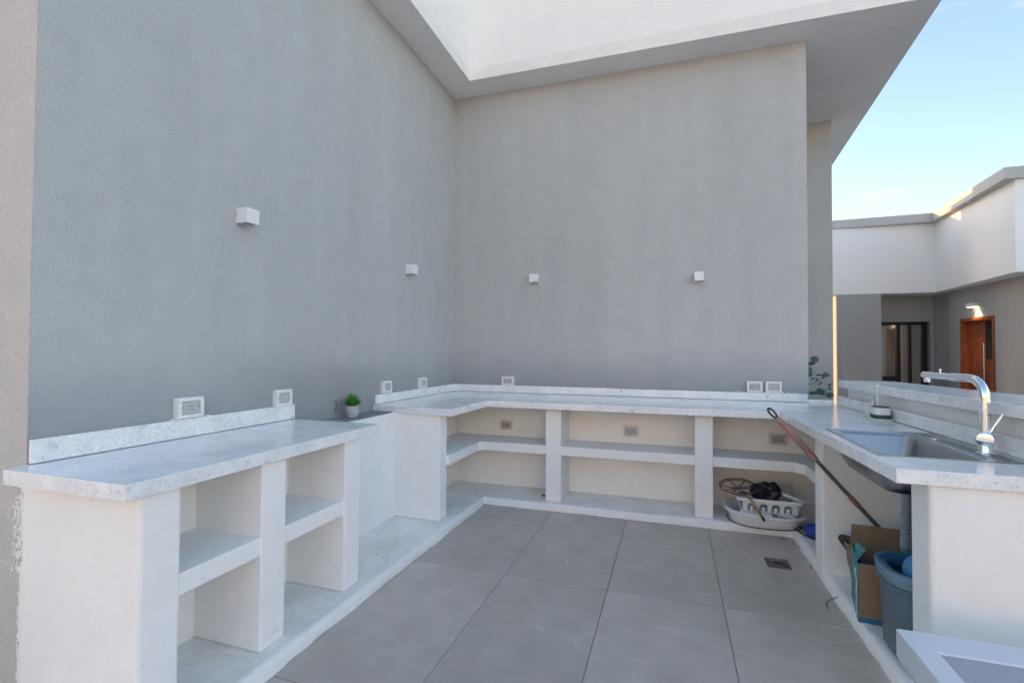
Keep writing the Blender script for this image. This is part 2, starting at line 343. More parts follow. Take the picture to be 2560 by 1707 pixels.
# ================================================================== ground and floor
bm = B(); v = [bm.verts.new(p) for p in ((-300, -300, -.06), (300, -300, -.06), (300, 300, -.06), (-300, 300, -.06))]; bm.faces.new(v)
struct(obj('ground', bm, GROUND))
bm = B(); v = [bm.verts.new(p) for p in ((-.5, -9.3, -.012), (7.5, -9.3, -.012), (7.5, .3, -.012), (-.5, .3, -.012))]; bm.faces.new(v)
floor = struct(obj('floor', bm, GROUT))
xs = [.712-.6135, .712, 1.3255, 1.9405, 2.553, 3.166, 3.779, 4.392, 5.0, 5.613, 6.226, 6.84]
ys = [.325, -.875, -2.075, -3.275, -4.475, -5.675, -6.875, -8.075, -9.27]
shared = {}
for i in range(len(xs)-1):
    for j in range(len(ys)-1):
        if i >= 6 and j >= 0 and ys[j] > -3: continue
        a, b_, c, d = xs[i]+.0014, xs[i+1]-.0014, ys[j+1]+.0024, ys[j]-.0024
        key = (round(b_-a, 4), round(d-c, 4))
        if key not in shared:
            bm = B(); box(bm, 0, key[0], 0, key[1], -.010, 0, bev=.0008, seg=1)
            me = bpy.data.meshes.new('tile'); bm.to_mesh(me); bm.free(); me.materials.append(TILE); shared[key] = me
        o = bpy.data.objects.new('tile', shared[key]); COL.objects.link(o); o.parent = floor
        o.location = (a, c, rnd.uniform(-.0006, .0006))

# ================================================================== the house
house = thing('house', 'tall grey stuccoed house with wide white overhanging eaves around the outdoor kitchen corner', 'house', (0, 0, 0))
ZS = 4.155
def wall_quad(name, m, p0, p1, z0, z1, th, side=1, label=None):
    d = (Vector(p1)-Vector(p0)).normalized(); n = Vector((-d.y, d.x))*th*side
    bm = B(); prism(bm, [p0, p1, (p1[0]+n.x, p1[1]+n.y), (p0[0]+n.x, p0[1]+n.y)], z0, z1); return obj(name, bm, m, house, label=label)
# left wall (faces +x): its coarse beige end turns the corner
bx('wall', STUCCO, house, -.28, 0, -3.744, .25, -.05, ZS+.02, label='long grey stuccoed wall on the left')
bx('wall', STUCCO_END, house, -6, -.002, -3.748, -3.48, -.05, ZS+1.9, label='coarse beige end of the left wall')
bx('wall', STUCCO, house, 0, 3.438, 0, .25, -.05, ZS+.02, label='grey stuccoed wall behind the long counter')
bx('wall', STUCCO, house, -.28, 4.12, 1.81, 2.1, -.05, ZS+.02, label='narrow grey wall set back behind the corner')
bx('wall', STUCCO, house, -6, 3.9, 2.1, 12.15, -.05, 6.02, label='unseen rear of the house, sized to shade the neighbouring house')  # unseen volume, depth and height chosen to keep sun off the neighbouring house
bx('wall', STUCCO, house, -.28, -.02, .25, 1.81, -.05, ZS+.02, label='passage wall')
# soffit and fascia, their unseen rear length set to shade the neighbouring house
bm = B()
prism(bm, [(-.3, -3.9), (.318, -3.9), (.303, -.306), (4.325, -.306), (4.56, 3.4), (5.0, 10.4), (-.3, 10.4)], ZS, ZS+.12)
obj('soffit', bm, SOFFIT, house)
bm = B()
box(bm, -.3, .304, -3.88, -.304, ZS+.12, ZS+1.9)
obj('fascia', bm, FASCIA, house)
bm = B(); box(bm, -.298, 4.322, -.304, 1.8, ZS+.12, ZS+1.898)
for v in bm.verts:
    if v.co.x > 4 and v.co.y > 0: v.co.x += .14
obj('fascia', bm, FASCIA, house)
bm = B(); prism(bm, [(-6, 1.8), (4.46, 1.8), (4.56, 3.4), (4.98, 10.39), (-6, 10.39)], ZS+.12, ZS+1.896); obj('fascia', bm, FASCIA, house)
bm = B(); prism(bm, [(-6, -4.0), (.45, -4.0), (.43, -.43), (4.45, -.43), (4.7, 3.4), (5.1, 10.5), (-6, 10.5)], ZS+1.9, ZS+2.2); obj('roof', bm, SOFFIT, house)

# white brush strokes of paint where the counter end meets the beige end wall
bm = B(); rr = random.Random(3)
for k in range(1500):
    z = rr.uniform(.0, .862); wmax = .026 + .016*noise.noise(Vector((0, 0, z*6))) + .014*noise.noise(Vector((3, 0, z*31))) + (.040 if .52 < z < .80 else 0)
    u = rr.random()**1.5; x = -u*wmax+.002; y = -3.7492 - rr.uniform(0, .0012)
    r = rr.uniform(.0022, .0065)*(1.25-u*.7); n = 7; a0 = rr.uniform(0, 6)
    bm.faces.new([bm.verts.new((x+r*rr.uniform(.5, 1.1)*math.cos(a0+2*math.pi*q/n), y, z+r*rr.uniform(.7, 2.2)*math.sin(a0+2*math.pi*q/n))) for q in range(n)])
o = obj('paint_smear', bm, WHITE, house, label='ragged white paint smears on the beige wall end'); o['kind'] = 'stuff'

# ================================================================== plinth with kerb
bm = B(); ZP = .055
path = [(.706, -3.80), (.703, -.838), (3.135, -.838), (3.158, -2.90)]
prism(bm, [(0.001, -3.80), (.690, -3.80), (.688, -.823), (3.150, -.823), (3.172, -2.90), (3.98, -2.90), (3.98, -.001), (0.001, -.001)], -.01, ZP-.001)
plinth = struct(obj('plinth', bm, WHITE_D))
bm = B(); rings = []
def seg_pts(a, b, n): return [Vector(a).lerp(Vector(b), k/n) for k in range(n)]
pl = []
for a, b_ in zip(path, path[1:]):
    n = max(2, int((Vector(b_)-Vector(a)).length/.03)); pl += seg_pts(a, b_, n)
pl.append(Vector(path[-1]))
corner = {}
for i, p in enumerate(pl):
    d0 = (pl[i]-pl[i-1]).normalized() if i else (pl[1]-pl[0]).normalized()
    d1 = (pl[i+1]-pl[i]).normalized() if i < len(pl)-1 else d0
    n = Vector((-(d0+d1).y, (d0+d1).x)).normalized()
    n = n/max(.5, n.dot(Vector((-d1.y, d1.x))))          # mitre, points away from the tiled floor
    j = lambda k, a: a*noise.noise(Vector((p.x*9, p.y*9, k*7.3)))
    prof = [(j(1, .011)-.003, -.004), (j(2, .006), .020+j(3, .008)), (.002+j(4, .006), .046+j(5, .004)), (.010+j(6, .004), ZP+.001+j(7, .002)), (.040+j(8, .008), ZP+.0025), (.055+j(9, .01), ZP-.002)]
    rings.append([(p.x+n.x*o, p.y+n.y*o, z) for o, z in prof])
loft(bm, rings, False, False, closed=False)
bmesh.ops.recalc_face_normals(bm, faces=bm.faces[:])
obj('kerb', bm, WHITE, plinth, True, angle=60)

# ================================================================== left counter
ZC0, ZC = .865, .92
lc = thing('masonry_counter', 'near left white masonry counter with four open cubbies and a speckled stone top', 'counter', (.3, -3.15, ZP), 'white masonry counters')
bx('back_panel', NICHE, lc, .001, .235, -3.62, -2.66, ZP, ZC0)
bx('pillar', WHITE, lc, .002, .612, -3.756, -3.608, ZP-.05, ZC0, bev=.012)
bx('pillar', WHITE, lc, .20, .612, -3.245, -3.105, ZP, ZC0, bev=.006)
bx('pillar', WHITE, lc, .002, .612, -2.683, -2.548, ZP, ZC0, bev=.006)
bx('shelf', WHITE, lc, .20, .606, -3.612, -3.240, .465, .545, bev=.005)
bx('shelf', WHITE, lc, .20, .606, -3.110, -2.678, .465, .545, bev=.005)
bm = B(); prism(bm, [(.022, -3.825), (.645, -3.825), (.648, -2.41), (.001, -2.41), (.001, -3.752)], ZC0+.001, ZC, bev=.0025)
obj('countertop', bm, STONE, lc)
bx('backsplash', STONE, lc, .0015, .021, -3.742, -2.402, ZC+.003, 1.012, bev=.0015)

# low wall between the counters with a mortar ledge
lw = thing('low_wall', 'low white wall with dark mortar ledge between the two counters', 'low wall', (.1, -2.0, ZP))
bx('panel', WHITE, lw, .001, .212, -2.549, -1.524, ZP, .868)
bm = B(); 
n = 26
for a in range(n):
    y0 = -2.409+a*(.888/n); y1 = y0+.888/n
    e0 = .196+.012*noise.noise(Vector((0, y0*8, 1))); e1 = .196+.012*noise.noise(Vector((0, y1*8, 1)))
    q = [bm.verts.new(p) for p in ((.002, y0, .8742), (e0, y0, .871), (e1, y1, .871), (.002, y1, .8742))]; bm.faces.new(q)
    q = [bm.verts.new(p) for p in ((e0, y0, .871), (e0+.002, y0, .868), (e1+.002, y1, .868), (e1, y1, .871))]; bm.faces.new(q)
obj('ledge', bm, MORTAR, lw)
bm = B(); tube(bm, catmull([(.004, -1.99, .995), (.012, -1.985, .96), (.006, -1.995, .92)], 4), .0022, 6)
tag(obj('wire_end', bm, CABLE), 'thin dark wire end poking from the left wall beside the potted succulent', 'wire')

# ================================================================== back counter with left wing
bc = thing('masonry_counter', 'long white masonry counter running around the inner corner with shelves underneath', 'counter', (1.8, -.5, ZP), 'white masonry counters')
bx('back_panel', NICHE, bc, .001, .24, -1.522, -.385, ZP, ZC0)
bx('back_panel', NICHE, bc, .001, 3.66, -.384, -.001, ZP, ZC0)
bx('pillar', WHITE, bc, .20, .606, -1.528, -1.408, ZP, ZC0, bev=.007)
bx('pillar', WHITE, bc, 1.242, 1.378, -.762, -.37, ZP, ZC0, bev=.006)
bx('pillar', WHITE, bc, 2.463, 2.597, -.778, -.37, ZP, ZC0, bev=.006)
def lshelf(pts, label=None):
    bm = B(); prism(bm, pts, .458, .535, bev=.004); return obj('shelf', bm, WHITE, bc)
lshelf([(.23, -1.41), (.628, -1.41), (.628, -.80), (.66, -.757), (1.246, -.757), (1.246, -.375), (.23, -.375)])
lshelf([(1.374, -.757), (2.467, -.757), (2.467, -.375), (1.374, -.375)])
lshelf([(2.593, -.765), (3.16, -.765), (3.22, -.83), (3.22, -1.435), (3.655, -1.435), (3.655, -.375), (2.593, -.375)])
bm = B(); prism(bm, [(.001, -1.522), (.15, -1.527), (.728, -1.588), (.735, -.885), (3.05, -.885), (3.05, -.003), (.001, -.003)], ZC0+.001, ZC, bev=.0025)
obj('countertop', bm, STONE, bc)
bx('backsplash', STONE, bc, .0015, .021, -1.50, -.002, ZC+.003, .997, bev=.0015)
bx('backsplash', STONE, bc, .0225, 1.73, -.0215, -.0015, ZC+.003, .997, bev=.0015)
bx('backsplash', STONE, bc, 1.7315, 3.425, -.022, -.0015, ZC+.003, .994, bev=.0015)

# ================================================================== right counter with sink and raised bar
rc = thing('masonry_counter', 'white masonry sink counter on the right with a raised stone breakfast bar', 'counter', (3.4, -1.6, ZP), 'white masonry counters')
skew = lambda x, y: (x + (-y-.9)*(.022 if x < 3.4 else .022), y)
bm = B(); prism(bm, [(3.140, -1.583), (3.66, -1.583), (3.66, -1.432), (3.137, -1.432)], ZP-.02, ZC0, bev=.006); obj('pillar', bm, WHITE, rc)
bm = B(); prism(bm, [(3.212, -2.682), (4.10, -2.682), (4.10, -2.525), (3.210, -2.525)], ZP-.05, ZC0, bev=.014); obj('pillar', bm, WHITE, rc)
SX0, SX1, SY0, SY1 = 3.128, 3.632, -2.470, -1.690          # sink rim
bm = B(); grid_slab(bm, [3.0515, SX0+.012, SX1-.045, 3.625], [-2.722, SY0+.012, SY1-.012, -.887, -.003], lambda x, y: SX0 < x < SX1-.03 and SY0 < y < SY1, ZC0+.001, ZC,
    fx=lambda x, y: (x + (.045 if x > 3.6 and y < -2 else (.02 if x > 3.6 and y < -1 else 0)) + ((.042 if y < -2.7 else .036 if y < -2 else .014 if y < -1.5 else 0) if x < 3.06 else 0), y), bev=.0025)
obj('countertop', bm, STONE, rc)
bm = B(); prism(bm, [(3.612, -.14), (3.632, -.14), (3.69, -2.74), (3.668, -2.74)], ZC+.003, .998, bev=.0012); obj('backsplash', bm, STONE, rc)
bx('backsplash', STONE, rc, 3.4265, 3.620, -.020, .0, ZC+.001, .946, bev=.0015, label='low stone upstand beyond the wall corner')
bm = B(); prism(bm, [(3.662, -.262), (3.93, -.262), (3.93, -2.60), (3.716, -2.60)], -.02, 1.073); obj('bar_wall', bm, WHITE_D if False else WHITE, rc)
bm = B(); prism(bm, [(3.600, -.235), (3.985, -.235), (4.10, -2.95), (3.655, -2.95)], 1.0745, 1.130, bev=.0025)
for v in bm.verts: v.co.z += max(0, -v.co.y-.2)*.006
obj('bar_top', bm, STONE, rc)

# ================================================================== wall lamps
def lamp_cube():
    t = thing('wall_lamp', 'x', 'wall lamp', (0, 0, 0), 'white cube wall lamps on the grey walls')
    bm = B(); w, h, d = .0415, .0415, .083
    # open-ended box shell standing off a back plate; front at -y
    box(bm, -w, w, -d, -d+.005, -h, h, bev=.0012); box(bm, -w, -w+.005, -d+.005, -.012, -h, h); box(bm, w-.005, w, -d+.005, -.012, -h, h)
    box(bm, -w+.005, w-.005, -.016, -.012, -h, h)
    obj('shade', bm, PLASTIC_W, t)
    bx('lens', FROST, t, -w+.005, w-.005, -d+.005, -.016, -h+.008, -h+.012); bx('lens', FROST, t, -w+.005, w-.005, -d+.005, -.016, h-.012, h-.008)
    bx('mount', PLASTIC_W, t, -w+.001, w-.001, -.012, -.0005, -h+.001, h-.001)
    bm = B(); tube(bm, [(-w+.0005, -.006, 0), (-w-.0015, -.006, 0)], .003, 8); obj('screw', bm, DARK, t)
    return t
l0 = lamp_cube(); l0.location = (0, -2.808, 2.095); l0.rotation_euler = (0, 0, R_(90))
l0['label'] = 'large-looking white cube lamp high on the left wall, nearest the camera'
dup(l0, (0, -.998, 2.093), (0, 0, R_(90)), 'white cube wall lamp on the left wall close to the inner corner')
dup(l0, (.931, 0, 2.116), (0, 0, 0), 'white cube wall lamp on the back wall nearer the inner corner')
dup(l0, (2.532, 0, 2.065), (0, R_(-1.5), 0), 'white cube wall lamp on the back wall nearer the open right end')

# ================================================================== power sockets
def socket(kind, wide=.125, hgt=.098, dep=.028, ins=SOCK, frame=PLASTIC_W, tilt=0):
    t = thing('power_socket', 'x', 'socket', (0, 0, 0), 'white framed wall sockets')
    w, h = wide/2, hgt/2; f = .019
    bm = B()
    box(bm, -w, w, -dep, 0.001, h-f, h, bev=.0025); box(bm, -w, w, -dep, 0.001, -h, -h+f, bev=.0025)
    box(bm, -w, -w+f, -dep+.0003, 0.001, -h+f-.002, h-f+.002); box(bm, w-f, w, -dep+.0003, 0.001, -h+f-.002, h-f+.002)
    obj('frame', bm, frame, t, True)
    bx('insert', ins, t, -w+f+.0015, w-f-.0015, -dep+.006, .001, -h+f+.0015, h-f-.0015, bev=.0015)
    if kind != 'blank':
        n_ = {'one': [(.006,)], 'two': [(-.022,), (.018,)]}[kind]
        for (cx,) in n_:
            bm = B()
            for dx, dz in ((-.007, .007), (.007, .007), (0, -.008)):
                tube(bm, [(cx+dx, -dep+.0065, dz), (cx+dx, -dep+.005, dz)], .0030, 8)
            obj('hole_set', bm, DARK, t)['kind'] = 'stuff'
    bm = B()
    for sx in (-1, 1): tube(bm, [(sx*(w-f-.007), -dep+.0065, 0), (sx*(w-f-.007), -dep+.005, 0)], .0028, 8)
    obj('screw_set', bm, DARK, t)['kind'] = 'stuff'
    return t
LR = (0, 0, R_(90))
s1 = socket('one', .137, .102, .034); s1.location = (0, -3.115, 1.067); s1.rotation_euler = LR
s1['label'] = 'biggest white socket, on the left wall above the near counter, nearest the camera'
s2 = socket('blank', .128, .100, .031); s2.location = (0, -2.500, 1.062); s2.rotation_euler = LR
s2['label'] = 'white framed switch box on the left wall at the far end of the near counter'
s3 = socket('blank', .128, .100, .031); s3.location = (0, -1.350, 1.053); s3.rotation_euler = (R_(1), 0, R_(90))
s3['label'] = 'white socket on the left wall just right of the potted succulent'
s4 = socket('blank', .125, .100, .036); s4.location = (0, -.732, 1.051); s4.rotation_euler = LR
s4['label'] = 'white socket on the left wall nearest the inner corner'
s5 = socket('two', .133, .096, .030, frame=PLASTIC_W); s5.location = (.640, 0, 1.043); s5['label'] = 'white socket on the back wall left of centre, above the counter'
s6 = socket('two', .128, .100, .030); s6.location = (3.004, 0, 1.046); s6['label'] = 'left one of the paired white sockets on the back wall at the right'
s7 = socket('blank', .128, .100, .030); s7.location = (3.158, 0, 1.046); s7['label'] = 'right one of the paired white sockets on the back wall, beside the eucalyptus'
s8 = socket('one', .122, .092, .020, SOCK_D, AGED); s8.location = (.752, -.384, .640); s8['label'] = 'recessed socket with an open round hole in the left shelf bay'
s9 = socket('one', .128, .092, .022, SOCK, AGED); s9.location = (1.940, -.384, .642); s9['label'] = 'recessed socket at the back of the middle shelf bay'
s10 = socket('one', .128, .092, .022, SOCK_D, AGED); s10.location = (3.122, -.384, .644); s10['label'] = 'recessed beige socket in the right shelf bay behind the pole'

# mortar crumbs round the sockets
bm = B(); rr = random.Random(5)
def crumbs(ax, c0, c1, z, n, sc=1):
    for k in range(n):
        t = rr.uniform(c0, c1); r = rr.uniform(.002, .006)*sc; zz = z+rr.uniform(-.002, .004)
        p = (.012+rr.uniform(-.008, .006), t, zz) if ax == 'y' else (t, -.012+rr.uniform(-.006, .008), zz)
        m_ = Matrix.Translation(p) @ Matrix.Rotation(rr.uniform(0, 6), 4, 'X') @ Matrix.Diagonal((1, rr.uniform(1, 2.4), .7, 1))
        bmesh.ops.create_icosphere(bm, subdivisions=1, radius=r, matrix=m_)
crumbs('y', -3.2, -3.0, 1.014, 26); crumbs('y', -2.56, -2.41, 1.014, 16); crumbs('y', -1.42, -1.28, .999, 12); crumbs('y', -.8, -.66, .999, 10)
crumbs('x', .56, .60, .998, 6); crumbs('x', 2.85, 3.35, .997, 46)
o = obj('mortar_crumbs', bm, WHITE_D); tag(o, 'dry plaster crumbs along the tops of the backsplashes', 'plaster crumbs'); o['kind'] = 'stuff'

# ================================================================== potted succulent
t = thing('potted_succulent', 'small green spiky succulent in a round cement pot on the mortar ledge', 'potted plant', (.105, -1.93, .875))
bm = B(); lathe(bm, [(.034, 0), (.042, .008), (.045, .04), (.045, .078), (.042, .084), (.039, .083), (.038, .070)], (.105, -1.93, .875), 24, cap1=True); obj('pot', bm, CONC, t, True)
rr = random.Random(11)
for k in range(34):
    az = k*2.4; tilt = .12+.95*(k/34)**.8; ln = .112-.030*(k/34)+rr.uniform(-.006, .006)
    bm = B(); rings = []
    base = Vector((.105, -1.93, .948)); d = Vector((math.cos(az)*math.sin(tilt), math.sin(az)*math.sin(tilt), math.cos(tilt)))
    sd_ = d.cross(Vector((0, 0, 1))).normalized(); nn = sd_.cross(d)
    for u in (0, .25, .55, .85, 1):
        wd = .0135*(math.sin(math.pi*min(.5, u*.8+.12)) if u < .55 else (1-u)/.45)+.0006
        c = base + d*ln*u + nn*(-.012*u*u)
        rings.append([c+sd_*wd, c+nn*wd*.35, c-sd_*wd, c-nn*wd*.35])
    loft(bm, rings); obj('leaf', bm, LEAF, t, True)

# ================================================================== eucalyptus behind the wall corner
t = thing('eucalyptus', 'leafy eucalyptus sprigs reaching out from behind the back wall corner', 'plant', (3.30, .62, 0))
bm = B(); lathe(bm, [(.10, 0), (.13, .02), (.15, .5), (.16, .70), (.145, .70), (.13, .60)], (3.30, .62, 0), 24, cap1=True); obj('pot', bm, CONC, t, True)
EP = .25
def E(px, py, yy=EP):        # rough layout of the sprigs on the plane y = EP
    return Vector((3.461+(px-370)*.000322*1.015, yy, .967+(1280-py)*.000365*1.01))
stems = [[(3.31, .60, .68), (3.40, .40, .86), E(370, 1150), E(410, 990), E(470, 800), E(560, 560), E(640, 400)],
         [(3.31, .60, .68), (3.41, .38, .86), E(375, 1100), E(640, 960), E(820, 850), E(930, 760)],
         [(3.31, .60, .68), (3.40, .38, .80), E(370, 1230), E(520, 1200), E(760, 1190), E(960, 1250), E(1010, 1270)],
         [(3.31, .60, .68), (3.40, .38, .86), E(372, 1130), E(385, 860), E(395, 600), E(405, 430)],
         [E(640, 960), E(670, 900), E(695, 840)], [E(850, 1240), E(900, 1170), E(955, 1110)], [E(760, 1180), E(780, 1120), E(760, 1075)]]
bm = B()
for s_ in stems: 
    pts = catmull(s_, 5); tube(bm, pts, [.0032-.0018*i/len(pts) for i in range(len(pts))], 6)
obj('stem', bm, STEM, t, True)
rr = random.Random(4)
def disc(c, rx, rz, tiltx, roll, curl=.15):
    bm = B(); ring = []; cen = bm.verts.new((0, 0, 0)); n = 12; vs = []
    for k in range(n):
        a = 2*math.pi*k/n; vs.append(bm.verts.new((math.cos(a)*rx, curl*rx*math.cos(a)**2, math.sin(a)*rz)))
    for k in range(n): bm.faces.new((cen, vs[k], vs[(k+1) % n]))
    r_ = bmesh.ops.extrude_face_region(bm, geom=bm.faces[:])
    bmesh.ops.translate(bm, verts=[q for q in r_['geom'] if isinstance(q, bmesh.types.BMVert)], vec=(0, .0008, 0))
    bmesh.ops.recalc_face_normals(bm, faces=bm.faces[:])
    M_ = Matrix.Translation(c) @ Matrix.Rotation(roll, 4, 'Y') @ Matrix.Rotation(tiltx, 4, 'X')
    bmesh.ops.transform(bm, matrix=M_, verts=bm.verts); obj('leaf', bm, EUC, t, True)
for px, py, rx, rz, tl, rl, dy in ((632, 385, .031, .026, .2, 0, -.01), (530, 495, .030, .018, .6, .1, 0), (600, 480, .018, .014, .5, .4, .01), (690, 485, .022, .005, 1.3, -.15, .01),
    (480, 650, .025, .026, .1, .2, -.01), (455, 720, .022, .030, .3, .1, .01), (500, 770, .024, .020, .2, 0, 0), (590, 700, .026, .007, 1.1, -.4, 0), (425, 760, .02, .018, .5, .3, -.01),
    (760, 780, .026, .012, .9, 0, .02), (870, 790, .014, .030, .2, .5, 0), (910, 770, .024, .020, .3, .1, .01), (960, 790, .018, .010, .8, 0, .02), (680, 875, .007, .018, .2, -.5, 0),
    (600, 880, .010, .012, .6, .3, .03), (790, 990, .022, .008, .5, -.8, .03), (600, 1235, .034, .016, .6, 0, 0), (750, 1185, .026, .026, .1, .2, .01), (770, 1240, .026, .014, .7, 0, -.01),
    (830, 1190, .012, .022, .3, .2, 0), (980, 1270, .031, .024, .2, .1, -.02), (860, 1250, .010, .020, .3, -.4, .02), (1015, 1030, .012, .016, .4, .2, .02), (405, 470, .0045, .020, 0, -.06, 0), (1020, 1120, .010, .014, .4, .2, .02), (1000, 790, .014, .006, .8, 0, .02)):
    c = E(px, py, EP+dy); disc(c, rx*1.15, rz*1.15, tl, rl)

# ================================================================== sink
t = thing('sink', 'stainless steel drop-in sink let into the right stone counter', 'sink', (3.38, -2.08, ZC))
def rrect(x0, x1, y0, y1, r, z, n=5):
    out = []
    for cx, cy, a0 in ((x1-r, y1-r, 0), (x0+r, y1-r, 90), (x0+r, y0+r, 180), (x1-r, y0+r, 270)):
        for k in range(n+1):
            a = R_(a0+90*k/n); out.append((cx+r*math.cos(a), cy+r*math.sin(a), z))
    return out
X0, X1, Y0, Y1 = SX0, SX1, SY0, SY1
bm = B()
loft(bm, [rrect(X0-.004, X1, Y0-.004, Y1+.004, .02, ZC+.0008), rrect(X0-.004, X1, Y0-.004, Y1+.004, .02, ZC+.0026), rrect(X0+.006, X1-.01, Y0+.006, Y1-.006, .016, ZC+.0035), rrect(X0+.014, X1-.018, Y0+.014, Y1-.014, .014, ZC+.0005),
          rrect(X0+.020, X1-.132, Y0+.020, Y1-.10, .06, ZC+.0005), rrect(X0+.028, X1-.140, Y0+.028, Y1-.108, .06, ZC-.010), rrect(X0+.036, X1-.150, Y0+.036, Y1-.118, .07, ZC-.12),
          rrect(X0+.060, X1-.175, Y0+.06, Y1-.145, .06, ZC-.160), rrect(X0+.16, X1-.25, Y0+.25, Y1-.30, .03, ZC-.166)], False, True)
obj('bowl', bm, STEEL, t, True, angle=50)
bm = B()
loft(bm, [rrect(X0+.018, X1-.130, Y0+.018, Y1-.098, .06, ZC-.006), rrect(X0+.031, X1-.145, Y0+.031, Y1-.113, .07, ZC-.12),
          rrect(X0+.055, X1-.170, Y0+.055, Y1-.140, .06, ZC-.166), rrect(X0+.16, X1-.25, Y0+.25, Y1-.30, .03, ZC-.172)], False, True)
bmesh.ops.recalc_face_normals(bm, faces=bm.faces[:]); obj('underside', bm, STEEL, t, True, angle=60)
bm = B(); lathe(bm, [(.045, 0), (.045, .003), (.036, .004), (.034, .001), (.01, .001)], (3.30, -2.12, ZC-.165), 24, cap1=True); obj('drain', bm, CHROME, t, True)
bm = B(); lathe(bm, [(.024, 0), (.024, .003), (.021, .005), (.002, .0055)], (3.556, -1.90, ZC+.0008), 24, cap1=True); obj('hole_cover', bm, CHROME, t, True)
bm = B(); lathe(bm, [(.02, 0), (.02, .003), (.017, .004), (.002, .0045)], (3.548, -1.765, ZC+.0008), 24, cap1=True); obj('hole_cover', bm, STEEL, t, True)

# ================================================================== faucet
fx_, fy_ = 3.575, -2.283
t = thing('faucet', 'tall chrome mixer faucet with a long swivel spout on the sink edge', 'faucet', (fx_, fy_, ZC+.001))
bm = B(); lathe(bm, [(.033, 0), (.033, .004), (.026, .007), (.0245, .012), (.0245, .062), (.022, .066)], (fx_, fy_, ZC+.002), 32, cap1=True); obj('body', bm, CHROME, t, True)
dirs = Vector((-.075, .335, 0)); 
ang = Vector((-.12, .55, .045))
top = Vector((fx_, fy_, 1.243)); tip = Vector((fx_-.070, -1.915, 1.246))
dd = (tip-top).normalized()
pts = [(fx_, fy_, ZC+.06), (fx_, fy_, 1.10), (fx_, fy_, 1.165)]
c0 = Vector((fx_, fy_, 1.165)); 
for k in range(1, 9):
    a = R_(90*k/8); R0 = .078
    h = Vector((dd.x, dd.y, 0)).normalized()
    pts.append(c0 + h*R0*(1-math.cos(a)) + Vector((0, 0, R0*math.sin(a))))
e = Vector(pts[-1]); pts.append(e.lerp(tip, .35)); 
bm = B(); tube(bm, pts, [.0182]*len(pts), 20); obj('spout', bm, CHROME, t, True)
j = e.lerp(tip, .35)
bm = B(); tube(bm, [j, j.lerp(tip, .02), j.lerp(tip, .97), tip], [.0168, .0160, .0160, .0135], 20); hd = obj('spray_head', bm, CHROME, t, True)
k1 = tip.lerp(j, .14)
bm = B(); tube(bm, [k1, k1-Vector((0, 0, .026)), k1-Vector((0, 0, .036))], [.014, .0145, .013], 18); obj('nozzle', bm, CHROME, hd, True)
k2 = tip.lerp(j, .60)
bm = B(); tube(bm, [k2+Vector((0, 0, .015)), k2+Vector((0, 0, .026)), k2+Vector((0, 0, .027)), k2+Vector((0, 0, .033))], [.004, .004, .007, .007], 12); obj('button', bm, CHROME, hd, True)
# rounded cartridge knob facing the camera with a flat lever
bm = B()
kd = Vector((-.45, -.89, 0)).normalized(); kc = Vector((fx_, fy_, ZC+.068))
tube(bm, [kc-kd*.024, kc+kd*.020, kc+kd*.028, kc+kd*.031], [.031, .031, .028, .016], 28); kn = obj('knob', bm, CHROME, t, True)
lv = Vector((.42, -.16, .90)).normalized(); kb = kc+kd*.012
bm = B(); tube(bm, [kb+lv*.010, kb+lv*.035, kb+lv*.060, kb+lv*.12, kb+lv*.125], [.020, .010, .007, .006, .004], 14); obj('lever', bm, CHROME, kn, True)

# ================================================================== soap caddy beside the sink
t = thing('soap_caddy', 'cream soap and sponge caddy with pump standing on the stone by the backsplash', 'soap dispenser', (3.575, -1.10, ZC))
bm = B(); loft(bm, [rrect(3.52, 3.634, -1.225, -.99, .03, ZC+.001), rrect(3.518, 3.636, -1.227, -.988, .03, ZC+.012), rrect(3.524, 3.630, -1.22, -.995, .03, ZC+.015)]); obj('tray', bm, CREAM, t, True)
bm = B(); loft(bm, [rrect(3.535, 3.620, -1.075, -1.000, .022, ZC+.014), rrect(3.533, 3.622, -1.077, -.998, .022, ZC+.085), rrect(3.545, 3.610, -1.065, -1.010, .02, ZC+.090)]); bt = obj('bottle', bm, CREAM, t, True)
bm = B(); tube(bm, [(3.578, -1.036, ZC+.088), (3.578, -1.036, ZC+.105), (3.578, -1.036, ZC+.106), (3.578, -1.036, ZC+.135), (3.578, -1.036, ZC+.142)], [.015, .015, .007, .009, .011], 14)
tube(bm, [(3.578, -1.036, ZC+.137), (3.55, -1.015, ZC+.136), (3.535, -1.004, ZC+.133)], [.006, .005, .004], 8); obj('pump', bm, CHROME, t, True)
hb = B(); cc = (3.578, -1.150)
def blob(bm, z0, z1, g=0): loft(bm, [rrect(cc[0]-.046-g, cc[0]+.046+g, cc[1]-.070-g, cc[1]+.050+g, .034, z0), rrect(cc[0]-.046-g, cc[0]+.046+g, cc[1]-.070-g, cc[1]+.050+g, .034, z1)])
blob(hb, ZC+.016, ZC+.040, .001); obj('holder_base', hb, SAGE, t, True)
hb = B(); blob(hb, ZC+.040, ZC+.084); obj('holder', hb, PLASTIC_W, t, True)
hb = B(); blob(hb, ZC+.084, ZC+.090, -.004); obj('sponge', hb, SLATE, t, True)
bm = B(); tube(bm, [(3.560, -1.165, ZC+.09), (3.560, -1.165, ZC+.235)], .0016, 6)
tube(bm, [(3.560, -1.165, ZC+.235), (3.54, -1.10, ZC+.225), (3.53, -1.06, ZC+.208)], .0022, 6)
obj('towel_rail', bm, CHROME, t, True)

